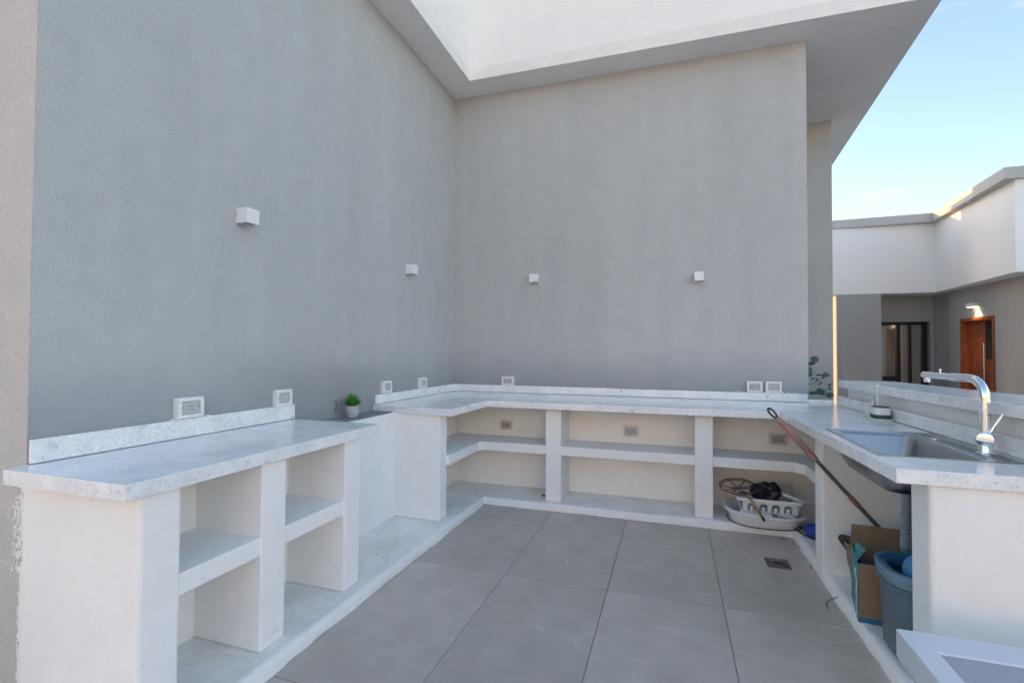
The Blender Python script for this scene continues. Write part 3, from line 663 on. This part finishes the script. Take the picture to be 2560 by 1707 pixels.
# ================================================================== drain hose under the sink
bm = B(); P_ = catmull([(3.345, -2.16, .752), (3.350, -2.13, .62), (3.358, -2.10, .50), (3.372, -2.06, .40), (3.43, -2.0, .22), (3.50, -1.95, .075)], 12)
rad = [.021+.0045*(1 if i % 2 else -1) for i in range(len(P_))]
tube(bm, P_, rad, 14); tag(obj('drain_hose', bm, HOSE, None, True, angle=80), 'ribbed grey-blue drain hose hanging under the steel sink', 'hose')

# ================================================================== bin
bcx, bcy = 3.368, -2.352
t = thing('bin', 'slate blue plastic bin with a bright blue rim under the sink', 'bin', (bcx, bcy, ZP))
bm = B(); kw = dict(seg=40, sx=1.0, sy=.80, p=3.2)
lathe(bm, [(.165, .001), (.178, .02), (.190, .33), (.190, .335), (.184, .335), (.182, .30), (.168, .03)], (bcx, bcy, ZP), cap1=True, **kw); obj('body', bm, BIN, t, True, angle=50)
bm = B(); lathe(bm, [(.2065, .3745), (.203, .380), (.190, .380), (.180, .366), (.166, .364), (.160, .345), (.158, .33), (.180, .318)], (bcx, bcy, ZP), cap0=False, **kw); obj('rim', bm, BINRIM, t, True, angle=40)
bm = B(); lathe(bm, [(.1905, .3205), (.199, .3205), (.203, .343), (.2045, .346), (.2065, .374), (.200, .374)], (bcx, bcy, ZP), cap0=False, **kw); obj('outer_rim', bm, mat('pale_slate_plastic', (.17, .27, .35), .35), t, True, angle=40)
bm = B(); lathe(bm, [(.196, .300), (.2015, .302), (.2035, .317), (.1905, .319)], (bcx, bcy, ZP), cap0=False, **kw); obj('collar', bm, BIN, t, True, angle=40)
bm = B(); bmesh.ops.create_icosphere(bm, subdivisions=3, radius=.070, matrix=Matrix.Translation((3.290, -2.425, .440)) @ Matrix.Diagonal((1, .8, 1, 1)))
tag(obj('ball', bm, mat('mid_blue_rubber', (.06, .20, .42), .45), None, True), 'rounded mid-blue lump sitting inside the slate blue bin', 'ball')

# ================================================================== cardboard box
t = thing('cardboard_box', 'open cardboard box with a torn teal-printed side, behind the blue bin', 'cardboard box', (3.29, -1.98, ZP))
bxa = (3.146, 3.440, -2.128, -1.835); zt = .335; th = .004
bx('front_panel', BROWN, t, bxa[0]+th, bxa[1], bxa[2], bxa[2]+th, ZP+.012, zt)
bx('back_panel', BROWN, t, 3.211, bxa[1], bxa[3]-th, bxa[3], ZP+.002, zt)
bm = B(); prism(bm, [(bxa[0], bxa[2]-.002), (bxa[0]+th, bxa[2]-.002), (3.211, bxa[3]), (3.207, bxa[3])], ZP+.001, zt); obj('side_panel', bm, TEAL, t, label='teal and white printed side')
bx('side_panel', BROWN, t, bxa[1]-th, bxa[1], bxa[2]+th, bxa[3]-th, ZP+.001, zt)
bx('bottom_panel', BLUE_PL, t, bxa[0]+.006, bxa[1]-th, bxa[2]-.006, bxa[2]+.02, ZP+.001, ZP+.022, label='blue printed bottom edge')
bm = B(); ring = []
n = 14; rr = random.Random(9)
tops = [(3.207, .4385)] + [(3.207+(3.47-3.207)*k/n, .4385-.002*k/n+(rr.uniform(-.006, .002) if k > 6 else 0)) for k in range(1, n+1)]
a = [bm.verts.new((x, -1.850, z)) for x, z in tops]; b_ = [bm.verts.new((x-.003, -1.838+.012*math.sin(i*.9)*.3, zt-.01)) for i, (x, z) in enumerate(tops)]
f = [bm.faces.new((a[i], b_[i], b_[i+1], a[i+1])) for i in range(n)]
r_ = bmesh.ops.extrude_face_region(bm, geom=f); bmesh.ops.translate(bm, verts=[q for q in r_['geom'] if isinstance(q, bmesh.types.BMVert)], vec=(0, .004, 0)); bmesh.ops.recalc_face_normals(bm, faces=bm.faces[:])
obj('flap', bm, BROWN, t, label='tall back flap standing upright')
def sheet(name, m, pts, th, par, **k):
    bm = B(); v = [bm.verts.new(p) for p in pts]; f = bm.faces.new(v); nn = (v[1].co-v[0].co).cross(v[2].co-v[0].co).normalized()*th
    r_ = bmesh.ops.extrude_face_region(bm, geom=[f]); bmesh.ops.translate(bm, verts=[q for q in r_['geom'] if isinstance(q, bmesh.types.BMVert)], vec=nn); bmesh.ops.recalc_face_normals(bm, faces=bm.faces[:])
    return obj(name, bm, m, par, **k)
sheet('flap', TEAL, [(3.146, -2.105, .335), (3.165, -2.04, .335), (3.128, -2.16, .452), (3.150, -2.225, .438)][:4], .003, t, label='torn teal flap folded upward')
bm = B(); rr = random.Random(2)
pt = []
for k in range(9):
    z = ZP+.02+k*.03; pt.append((3.1435-.004*rr.random(), -2.130-.002+rr.uniform(-.006, .008), z))
for i in range(8):
    w_ = .006+.012*rr.random(); q = [bm.verts.new(p) for p in (pt[i], (pt[i][0]-.001, pt[i][1]+w_, pt[i][2]), (pt[i+1][0]-.001, pt[i+1][1]+w_*.8, pt[i+1][2]), pt[i+1])]; bm.faces.new(q)
obj('torn_edge', bm, PLASTIC_W, t, label='white torn paper edge')
# things inside the box
bm = B(); tube(bm, [(3.20, -2.06, .300), (3.30, -2.08, .310), (3.36, -2.10, .305)], [.010, .012, .010], 10); box(bm, 3.20, 3.30, -2.10, -1.95, .20, .302, bev=.01)
tag(obj('plastic_bottle', bm, mat('navy_plastic', (.01, .03, .09), .35), None, True), 'dark blue plastic container inside the cardboard box', 'container')

# brown bag with a dark strap behind the box
t = thing('paper_bag', 'crumpled brown paper bag with a dark woven handle, left of the cardboard box', 'bag', (3.27, -1.69, ZP))
bm = B(); rr = random.Random(8); rings = []
for k in range(9):
    z = ZP+.002+k*.030; x0 = 3.255-.034*(k/8); ring = []
    for q in rrect(x0, 3.36, -1.75, -1.655, .02, z, 3):
        nn = noise.noise(Vector(q)*22)*.009; ring.append((q[0]+nn, q[1]+nn, q[2]))
    rings.append(ring)
loft(bm, rings, True, False); obj('bag_body', bm, BROWN_D, t, True, angle=30)
bm = B()
for off_, rad_ in ((0, .0075), (.014, .005), (.024, .004)):
    tube(bm, catmull([(3.245+off_, -1.66, .23), (3.212+off_, -1.63, .282-off_*.3), (3.222+off_, -1.64, .305-off_*.3), (3.262+off_, -1.68, .309-off_*.4), (3.31, -1.70, .295-off_*.4)], 5), rad_, 8)
obj('handle', bm, mat('dark_woven_strap', (.07, .055, .045), .7, mott=[(80, .5, 3, ONE)]), t, True)

# ================================================================== long pole
t = thing('long_pole', 'long worn cleaning pole with a pink grip and black hanging loop, leaning under the counter', 'pole', (3.64, -1.843, ZP+.02))
T0 = Vector((2.838, -1.575, 1.030)); T1 = Vector((3.640, -1.843, .075)); pd = (T1-T0).normalized()
at = lambda s: T0+pd*s
Lp = (T1-T0).length
bm = B(); tube(bm, [at(.095), at(.10), at(.28), at(.36), at(.40)], [.014, .0175, .0175, .018, .017], 16); obj('grip', bm, PINK, t, True)
bm = B(); tube(bm, [at(.395), at(.41), at(.72), at(Lp)], [.012, .0105, .0105, .0105], 14); obj('tube', bm, POLE, t, True)
bm = B(); tube(bm, [at(.64), at(.65), at(.70), at(.71)], [.0115, .0135, .0135, .0115], 14); obj('sleeve', bm, COPPER, t, True)
side = pd.cross(Vector((.30, .95, .05))).normalized()
bm = B(); lp = []
for k in range(25):
    a = 2*math.pi*k/24; lp.append(at(.058-.034*math.cos(a)) + side*.0125*math.sin(a))
tube(bm, lp, .0062, 10, False); tube(bm, [at(.088), at(.098)], [.010, .0125], 12); obj('hanging_loop', bm, CABLE, t, True)

# ================================================================== washing-up tub, rack, and what lies in it
tx, ty = 2.962, -.700
t = thing('washing_tub', 'oval white plastic washing-up tub on the plinth in the right bay', 'plastic tub', (tx, ty, ZP))
bm = B(); kw = dict(seg=48, sx=1.0, sy=.80, p=2.5)
lathe(bm, [(.235, .001), (.243, .008), (.256, .066), (.262, .080), (.284, .081), (.290, .084), (.290, .096), (.284, .099), (.262, .099), (.252, .085), (.236, .015)], (tx, ty, ZP), cap1=True, **kw)
for v in bm.verts: v.co.z += (v.co.z-ZP)*.25*((tx-v.co.x)/.28*.35+.0)
obj('basin', bm, PLASTIC_W, t, True, angle=45)
bm = B(); lathe(bm, [(.254, .0), (.258, .003), (.254, .007)], (tx, ty, ZP+.002), cap0=False, **kw); tag(obj('cable', bm, CABLE, None, True), 'black cable looped along the foot of the oval white tub', 'cable')
# dish rack with arched slots
rk = thing('dish_rack', 'white plastic dish rack with arched slots sitting in the oval tub', 'dish rack', (tx+.02, ty+.02, ZP+.03))
def arched_panel(bm, p0, p1, z0, z1, n, lean, th=.004):
    """panel from p0 to p1 with n arched openings; top leans outward by lean"""
    p0 = Vector(p0); p1 = Vector(p1); d = p1-p0; L_ = d.length; d.normalize(); nn = Vector((d.y, -d.x))
    W_ = L_/(n+.5); hw = W_*.34
    def pt(s, z): 
        q = p0+d*s+nn*lean*(z-z0)/(z1-z0); return (q.x, q.y, z)
    def quad(a, b, c, e):
        vs = [bm.verts.new(pt(*k)) for k in (a, b, c, e)]; f = bm.faces.new(vs)
        r = bmesh.ops.extrude_face_region(bm, geom=[f]); bmesh.ops.translate(bm, verts=[q for q in r['geom'] if isinstance(q, bmesh.types.BMVert)], vec=(nn.x*th, nn.y*th, 0))
    zb = z0+.012; za = z0+(z1-z0)*.55; cs = [W_*(.75+k) for k in range(n)]
    quad((0, z0), (L_, z0), (L_, zb), (0, zb))
    edges = [0]+[c for c in cs for c in (c-hw, c+hw)]+[L_]
    for a, b in zip(edges[0::2], edges[1::2]): quad((a, zb), (b, zb), (b, z1), (a, z1))
    for c in cs:
        for k in range(8):
            a0 = math.pi*k/8; a1 = math.pi*(k+1)/8
            s0, s1 = c-hw*math.cos(a0), c-hw*math.cos(a1); q0, q1 = za+hw*math.sin(a0)*.75, za+hw*math.sin(a1)*.75
            quad((s0, q0), (s1, q1), (s1, z1), (s0, z1))
        # inner tongue in each arch
        quad((c-hw*.32, zb), (c+hw*.32, zb), (c+hw*.32, za-.004), (c-hw*.32, za-.004))
rz0, rz1 = .150, .246
cx0, cx1, cy0, cy1 = 2.80, 3.168, -.815, -.555
bm = B(); arched_panel(bm, (cx0, cy0), (cx1, cy0), rz0, rz1, 4, .028); obj('front_side', bm, PLASTIC_W, rk)
bm = B(); arched_panel(bm, (cx1, cy1), (cx0, cy1), rz0, rz1, 4, .028); obj('back_side', bm, PLASTIC_W, rk)
bm = B(); arched_panel(bm, (cx1, cy0), (cx1, cy1), rz0, rz1, 2, .028); obj('end_side', bm, PLASTIC_W, rk)
bm = B(); arched_panel(bm, (cx0, cy1), (cx0, cy0), rz0, rz1, 2, .028); obj('end_side', bm, PLASTIC_W, rk)
bm = B(); g = .030
ro = rrect(cx0-g-.012, cx1+g+.012, cy0-g-.012, cy1+g+.012, .03, rz1+.010); ri = rrect(cx0-g+.004, cx1+g-.004, cy0-g+.004, cy1+g-.004, .02, rz1+.010)
dn = lambda r, z: [(p[0], p[1], z) for p in r]
loft(bm, [dn(ri, rz1-.004), dn(ro, rz1-.004), dn(ro, rz1+.008), dn(rrect(cx0-g-.009, cx1+g+.009, cy0-g-.009, cy1+g+.009, .03, 0), rz1+.012), dn(ri, rz1+.012), dn(ri, rz1-.004)], False, False)
obj('rim', bm, PLASTIC_W, rk, True)
bx('bottom', PLASTIC_W, rk, cx0, cx1, cy0, cy1, rz0, rz0+.004)
for (a, b, c, d_) in ((2.78, -.93, 2.99, -.80), (3.03, -.905, 3.14, -.80)):
    bm = B(); prism(bm, [(a, b+.03), (c, b), (c, d_), (a, d_)], .155, .160, bev=.0015)
    obj('drip_lip', bm, PLASTIC_W, rk)
bx('base', PLASTIC_W, rk, cx0+.02, cx1-.02, cy0+.03, cy1-.03, ZP+.017, rz0, bev=.01)

# rusty wire skimmer
t = thing('wire_skimmer', 'rusty round wire skimmer with a long bamboo-brown handle lying over the dish rack', 'skimmer', (2.80, -.74, .24))
cN = Vector((2.785, -.700, .306)); ax = Vector((.135, 0, .003)); ay = Vector((0, .11, .034))
def ell(s, n=28, off=Vector((0, 0, 0))): return [cN+off+ax*s*math.cos(2*math.pi*k/n)+ay*s*math.sin(2*math.pi*k/n) for k in range(n+1)]
bm = B(); tube(bm, ell(1), .0056, 8, False); tube(bm, ell(.93, off=Vector((0, 0, -.008))), 0.0040, 8, False)
for a, b in ((0, 180), (62, 242), (118, 298), (20, 215)):
    p = cN+ax*math.cos(R_(a))+ay*math.sin(R_(a)); q = cN+ax*math.cos(R_(b))+ay*math.sin(R_(b)); tube(bm, catmull([p, cN+Vector((0, 0, -.018)), q], 5), .0042, 7)
tube(bm, [cN+ax*.2*math.cos(k*.52)+ay*.2*math.sin(k*.52)+Vector((0, 0, -.012)) for k in range(13)], .0035, 6, False)
obj('wire_head', bm, RUST, t, True)
H0 = cN+ax*.45-ay*.8; H1 = Vector((2.834, -.875, .282)); H2 = Vector((2.929, -.95, .136))
bm = B(); tube(bm, [H0+Vector((-.07, .0, .003)), H0, H0.lerp(H1, .5)], [.006, .008, .007], 8); obj('collar', bm, CABLE, t, True)
bm = B(); tube(bm, [H0.lerp(H1, .4), H1, H1.lerp(H2, .4), H1.lerp(H2, .42), H1.lerp(H2, .5), H1.lerp(H2, .52), H2], [.009, .009, .009, .012, .012, .0095, .009], 10); obj('handle', bm, STRAW, t, True)
bm = B(); tube(bm, [H1.lerp(H2, .86), H2+Vector((.002, -.004, -.004))], .0102, 10); obj('tip', bm, CABLE, t, True)

# black plastic bag in the rack
bm = B(); bmesh.ops.create_icosphere(bm, subdivisions=4, radius=1)
for v in bm.verts:
    p = v.co.copy(); k = 1+.30*noise.noise(p*1.7)+.16*noise.noise(p*4.2)+.09*abs(noise.noise(p*9)); v.co = Vector((p.x*.105*k, p.y*.085*k, p.z*.072*k))
bmesh.ops.translate(bm, verts=bm.verts[:], vec=(2.990, -.675, .278))
tag(obj('plastic_bag', bm, BLACK, None, True, angle=25), 'crumpled black plastic bag heaped on the white dish rack', 'plastic bag')
# white scraper and beige net
t = thing('scraper', 'white plastic scraper with a grey-tipped handle sticking out of the dish rack', 'scraper', (3.10, -.72, .22))
A0 = Vector((3.079, -.79, .297)); A1 = Vector((3.186, -.80, .263)); A2 = Vector((3.288, -.80, .238))
bm = B(); tube(bm, [A0, A0.lerp(A1, .5), A1], [.013, .012, .010], 10); obj('blade', bm, PLASTIC_W, t, True)
bm = B(); tube(bm, [A1, A1.lerp(A2, .1), A1.lerp(A2, .6), A2], [.007, .010, .0105, .005], 10); obj('handle', bm, mat('pale_grey_plastic', (.52, .53, .52), .4), t, True)
bm = B(); rr = random.Random(6)
for k in range(16):
    p = [(3.10+rr.uniform(-.03, .06), -.66+rr.uniform(-.05, .03), .25), (3.11+rr.uniform(-.03, .05), -.66+rr.uniform(-.04, .03), .335+rr.uniform(-.02, .015)), (3.17+rr.uniform(-.02, .03), -.69+rr.uniform(-.04, .03), .25)]
    tube(bm, catmull(p, 4), .004, 6)
tag(obj('netting', bm, BEIGE_NET, None, True), 'tangle of beige netting behind the black bag in the rack', 'netting')

# blue cloth bag with black strap
bm = B(); bmesh.ops.create_icosphere(bm, subdivisions=3, radius=1)
for v in bm.verts:
    p = v.co.copy(); k = 1+.25*noise.noise(p*2.0+Vector((4, 1, 0)))+.08*noise.noise(p*6); v.co = Vector((3.250+p.x*.062*k, -.945+p.y*.085*k, max(ZP+.002, .098+p.z*.048*k)))
t = thing('cloth_bag', 'small royal blue cloth bag with black cord at the plinth corner', 'bag', (3.25, -.945, ZP))
obj('pouch', bm, BLUEBAG, t, True, angle=60)
bm = B(); tube(bm, catmull([(3.255, -1.035, .062), (3.205, -.985, .064), (3.165, -.90, .064), (3.150, -.85, .068), (3.155, -.82, .085), (3.175, -.85, .080), (3.20, -.92, .075)], 6), .0042, 8)
tube(bm, catmull([(3.150, -.85, .066), (3.138, -.83, .074), (3.150, -.80, .078), (3.165, -.83, .066)], 5), .006, 8)
tube(bm, catmull([(3.175, -.86, .082), (3.20, -.90, .100), (3.225, -.96, .105)], 5), .006, 8); obj('cord', bm, CABLE, t, True)

# ================================================================== floor drain, bent rod, debris
t = thing('floor_drain', 'square metal floor drain set in the grey tiles near the right kerb', 'floor drain', (2.938, -1.375, 0))
bm = B(); box(bm, 2.868, 3.006, -1.452, -1.300, .0006, .0022, bev=.0006, seg=1); obj('plate', bm, mat('weathered_drain_plate', (.17, .165, .155), .5, .5, mott=[(20, .3, 5, ONE)]), t)
bm = B(); lathe(bm, [(.050, 0), (.050, .003), (.044, .004), (.040, .0015)], (2.944, -1.378, .0022), 28, sy=1.05, cap0=False); obj('ring', bm, STEEL, t, True)
bm = B(); lathe(bm, [(.040, .0006), (.001, .0008)], (2.944, -1.378, .0022), 28, sy=1.05, cap0=False, cap1=True); obj('grate', bm, mat('drain_grate', (.08, .08, .08), .4, .6, mott=[(90, .6, 2, ONE)]), t, True)
bm = B(); tube(bm, [(3.073, -1.912, .003), (3.080, -1.862, .004), (3.092, -1.838, .006), (3.104, -1.830, .010), (3.150, -1.818, .030)], .0022, 7)
tag(obj('bent_rod', bm, RUST, None, True), 'thin bent rod end sticking out of the right kerb over the tiles', 'rod')
bm = B(); rr = random.Random(21)
spots = [(3.05, -.89, .012), (3.11, -.98, .010), (3.085, -.90, .007), (3.13, -1.03, .008), (3.12, -1.22, .006), (3.125, -1.37, .008), (3.128, -1.46, .006), (3.06, -1.31, .004)]
for x, y, r in spots:
    bmesh.ops.create_icosphere(bm, subdivisions=2, radius=r, matrix=Matrix.Translation((x, y, r*.4)) @ Matrix.Rotation(rr.uniform(0, 3), 4, 'Z') @ Matrix.Diagonal((1.3, .8, .6, 1)))
for k in range(90):
    x = rr.choice([rr.uniform(.72, 3.1), rr.uniform(2.6, 3.12)]); y = rr.uniform(-3.2, -.88); r = rr.uniform(.0008, .0024)
    bmesh.ops.create_icosphere(bm, subdivisions=1, radius=r, matrix=Matrix.Translation((x, y, r*.5)))
o = obj('debris', bm, mat('plaster_crumb', (.36, .30, .23), .9, mott=[(40, .3, 3, ONE)])); tag(o, 'plaster crumbs and grit scattered on the tiles by the right kerb', 'debris'); o['kind'] = 'stuff'
bm = B(); 
for x, y, r in ((1.195, -.62, .016), (1.215, -.615, .010), (.45, -1.9, .003), (.5, -2.2, .0025)):
    bmesh.ops.create_icosphere(bm, subdivisions=2, radius=r, matrix=Matrix.Translation((x, y, ZP+r*.5)) @ Matrix.Diagonal((1.6, .7, .6, 1)))
for v in bm.verts: v.co += Vector((noise.noise(v.co*200), noise.noise(v.co*210), noise.noise(v.co*190)))*.003
o = obj('dry_leaf_crumbs', bm, STRAW); tag(o, 'bits of dry leaf lying on the plinth inside the bays', 'debris'); o['kind'] = 'stuff'

# ================================================================== pale tray table in the near right corner
t = thing('tray_table', 'pale grey-blue table with a raised sloping rim in the near right corner', 'table', (3.4, -3.5, 0))
Zt = .45; tx0, tx1, ty0, ty1 = 2.991, 4.05, -4.05, -2.985
bm = B()
loft(bm, [rrect(tx0+.012, tx1-.012, ty0+.012, ty1-.012, .012, Zt-.11, 3), rrect(tx0, tx1, ty0, ty1, .006, Zt-.085, 3), rrect(tx0, tx1, ty0, ty1, .006, Zt-.003, 3), rrect(tx0+.003, tx1-.003, ty0+.003, ty1-.003, .006, Zt, 3),
          rrect(tx0+.080, tx1-.080, ty0+.080, ty1-.080, .006, Zt-.016, 3), rrect(tx0+.083, tx1-.083, ty0+.083, ty1-.083, .006, Zt-.024, 3)], True, False)
obj('tabletop', bm, TRAYM, t, True, angle=25)
bm = B(); loft(bm, [rrect(tx0+.0835, tx1-.0835, ty0+.0835, ty1-.0835, .006, Zt-.034, 3), rrect(tx0+.0835, tx1-.0835, ty0+.0835, ty1-.0835, .006, Zt-.022, 3)]); obj('inset_panel', bm, mat('grey_lacquer_panel', (.36, .40, .45), .4), t)
for x in (tx0+.35, tx1-.12):
    for y in (ty0+.12, ty1-.35): bx('leg', TRAYM, t, x, x+.05, y, y+.05, .001, Zt-.11)

# ================================================================== neighbouring house
nb = thing('neighbouring_house', 'low grey house with white upper band across the courtyard on the right', 'house', (8, 11, 0))
def npart(name, m, *a, label=None): return bx(name, m, nb, *a, label=label)
npart('wall', STUCCO_N, 6.545, 7.56, 10.42, 11.6, -.06, 2.95, label='grey pier at the left end')
# recessed wall with the window opening x 7.69..8.98, z .0..2.24
bm = B(); 
prism(bm, [(7.56, 11.30), (7.70, 11.30), (7.70, 11.6), (7.56, 11.6)], -.06, 2.95); box(bm, 8.985, 9.06, 11.30, 11.6, -.06, 2.95); box(bm, 7.70, 8.985, 11.30, 11.6, 2.243, 2.95); obj('wall', bm, STUCCO_N, nb)
bm = B(); prism(bm, [(9.06, 11.6), (9.06, 11.30), (9.18, 10.62), (9.04, 10.45), (9.04, 9.935), (9.6, 9.935), (9.6, 11.6)], -.06, 2.95); obj('wall', bm, STUCCO_N, nb)
bm = B(); box(bm, 9.04, 9.6, 8.60, 9.935, 2.213, 2.95); box(bm, 9.04, 9.6, 3.0, 8.60, -.06, 2.95); obj('wall', bm, STUCCO_N, nb)
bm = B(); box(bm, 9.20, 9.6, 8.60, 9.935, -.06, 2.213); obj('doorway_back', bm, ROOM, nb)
bm = B(); prism(bm, [(6.45, 10.44), (8.78, 10.49), (8.62, 7.08), (14, 7.08), (14, 16), (6.45, 16)], 2.951, 4.75); obj('band', bm, BAND_N, nb)
bm = B(); prism(bm, [(6.35, 10.40), (8.64, 10.28), (8.41, 6.97), (14.2, 6.95), (14.2, 16.2), (6.35, 16.2)], 4.7505, 4.975)
obj('roof', bm, mat('grey_roof_edge', (.50, .485, .46), .9, mott=[(1.5, .06, 5, ONE)]), nb)
# window
wn = obj('window', (lambda bm: (box(bm, 7.70, 8.985, 11.46, 11.52, 2.16, 2.243), box(bm, 7.70, 8.985, 11.46, 11.52, 0, .07), box(bm, 7.70, 7.74, 11.46, 11.52, .07, 2.16), box(bm, 8.27, 8.36, 11.455, 11.52, .07, 2.16),
     box(bm, 8.55, 8.62, 11.46, 11.52, .07, 2.16), box(bm, 8.85, 8.985, 11.46, 11.52, .07, 2.16), box(bm, 7.74, 8.27, 11.462, 11.52, .60, .72), bm)[-1])(B()), FRAME_BLK, nb)
for x0, x1 in ((7.74, 8.27), (8.36, 8.55), (8.62, 8.85)): bx('pane', GLASS, wn, x0, x1, 11.49, 11.496, .07, 2.16)
for x0, x1, fr in ((7.745, 8.265, .05), (8.36, 8.54, .03), (8.63, 8.86, .035)):
    bm = B(); n = int((x1-x0)/.012); pr = [(x0+(x1-x0)*k/n, 11.552+.018*math.sin(k*1.1)+.01*math.sin(k*.37)) for k in range(n+1)]
    loft(bm, [[(x, y, .02) for x, y in pr], [(x, y, 2.2) for x, y in pr]], False, False, closed=False); obj('curtain', bm, CURT, wn, True, angle=80)
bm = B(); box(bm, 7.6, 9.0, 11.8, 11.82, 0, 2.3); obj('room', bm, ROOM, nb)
# door
dr = bx('door', WOOD, nb, 9.155, 9.195, 8.665, 9.865, 0, 2.145, label='red-brown timber front door')
bm = B(); box(bm, 9.02, 9.16, 9.865, 9.935, 0, 2.213); box(bm, 9.02, 9.16, 8.60, 8.665, 0, 2.213); box(bm, 9.02, 9.16, 8.665, 9.865, 2.145, 2.213); obj('door_frame', bm, WOOD, dr)
bx('glass_panel', DGLASS, dr, 9.148, 9.154, 8.70, 9.16, 1.25, 2.10)
bm = B(); tube(bm, [(9.10, 9.13, .75), (9.10, 9.13, 1.62)], .014, 10); tube(bm, [(9.10, 9.13, 1.40), (9.15, 9.13, 1.40)], .008, 8); tube(bm, [(9.10, 9.13, .95), (9.15, 9.13, .95)], .008, 8); obj('handle', bm, CHROME, dr, True)
# lit lamp over the door
t = thing('porch_lamp', 'lit white wall lamp over the timber door of the neighbouring house', 'wall lamp', (9.04, 9.22, 2.49))
bm = B(); box(bm, 8.88, 9.035, 9.12, 9.38, 2.455, 2.545, bev=.004); obj('shade', bm, PLASTIC_W, t)
bx('diffuser', LAMP_ON, t, 8.90, 9.02, 9.14, 9.36, 2.451, 2.4545)
ld = bpy.data.lights.new('porch_light', 'SPOT'); ld.energy = 6; ld.color = (1, .72, .38); ld.spot_size = R_(95); ld.spot_blend = .6; ld.shadow_soft_size = .03
lo = bpy.data.objects.new('porch_light', ld); COL.objects.link(lo); lo.location = (8.93, 9.22, 2.44)
lo.rotation_euler = Vector((.35, -.12, -1)).to_track_quat('-Z', 'Y').to_euler()

# ================================================================== houses across the yard, behind the camera (unseen, added for bounce light and reflections)
for k, (x0, x1, y0, y1, h) in enumerate(((-9, 5, -30, -22, 6.2), (9, 24, -27, -19, 6.6), (27, 38, -16, -4, 6.2))):
    hs = thing('house', ('added unseen low beige house across the yard behind the camera', 'added unseen wide pale house across the yard to the right rear', 'added unseen pale house standing beyond the yard on the right')[k], 'house', ((x0+x1)/2, (y0+y1)/2, -.06))
    bm = B(); box(bm, x0, x1, y0, y1, -.06, 3.0); obj('wall', bm, STUCCO_END, hs)  # walls of the added unseen houses
    bm = B(); box(bm, x0-.3, x1+.3, y0-.3, y1+.3, 3.001, h); obj('band', bm, FASCIA, hs)
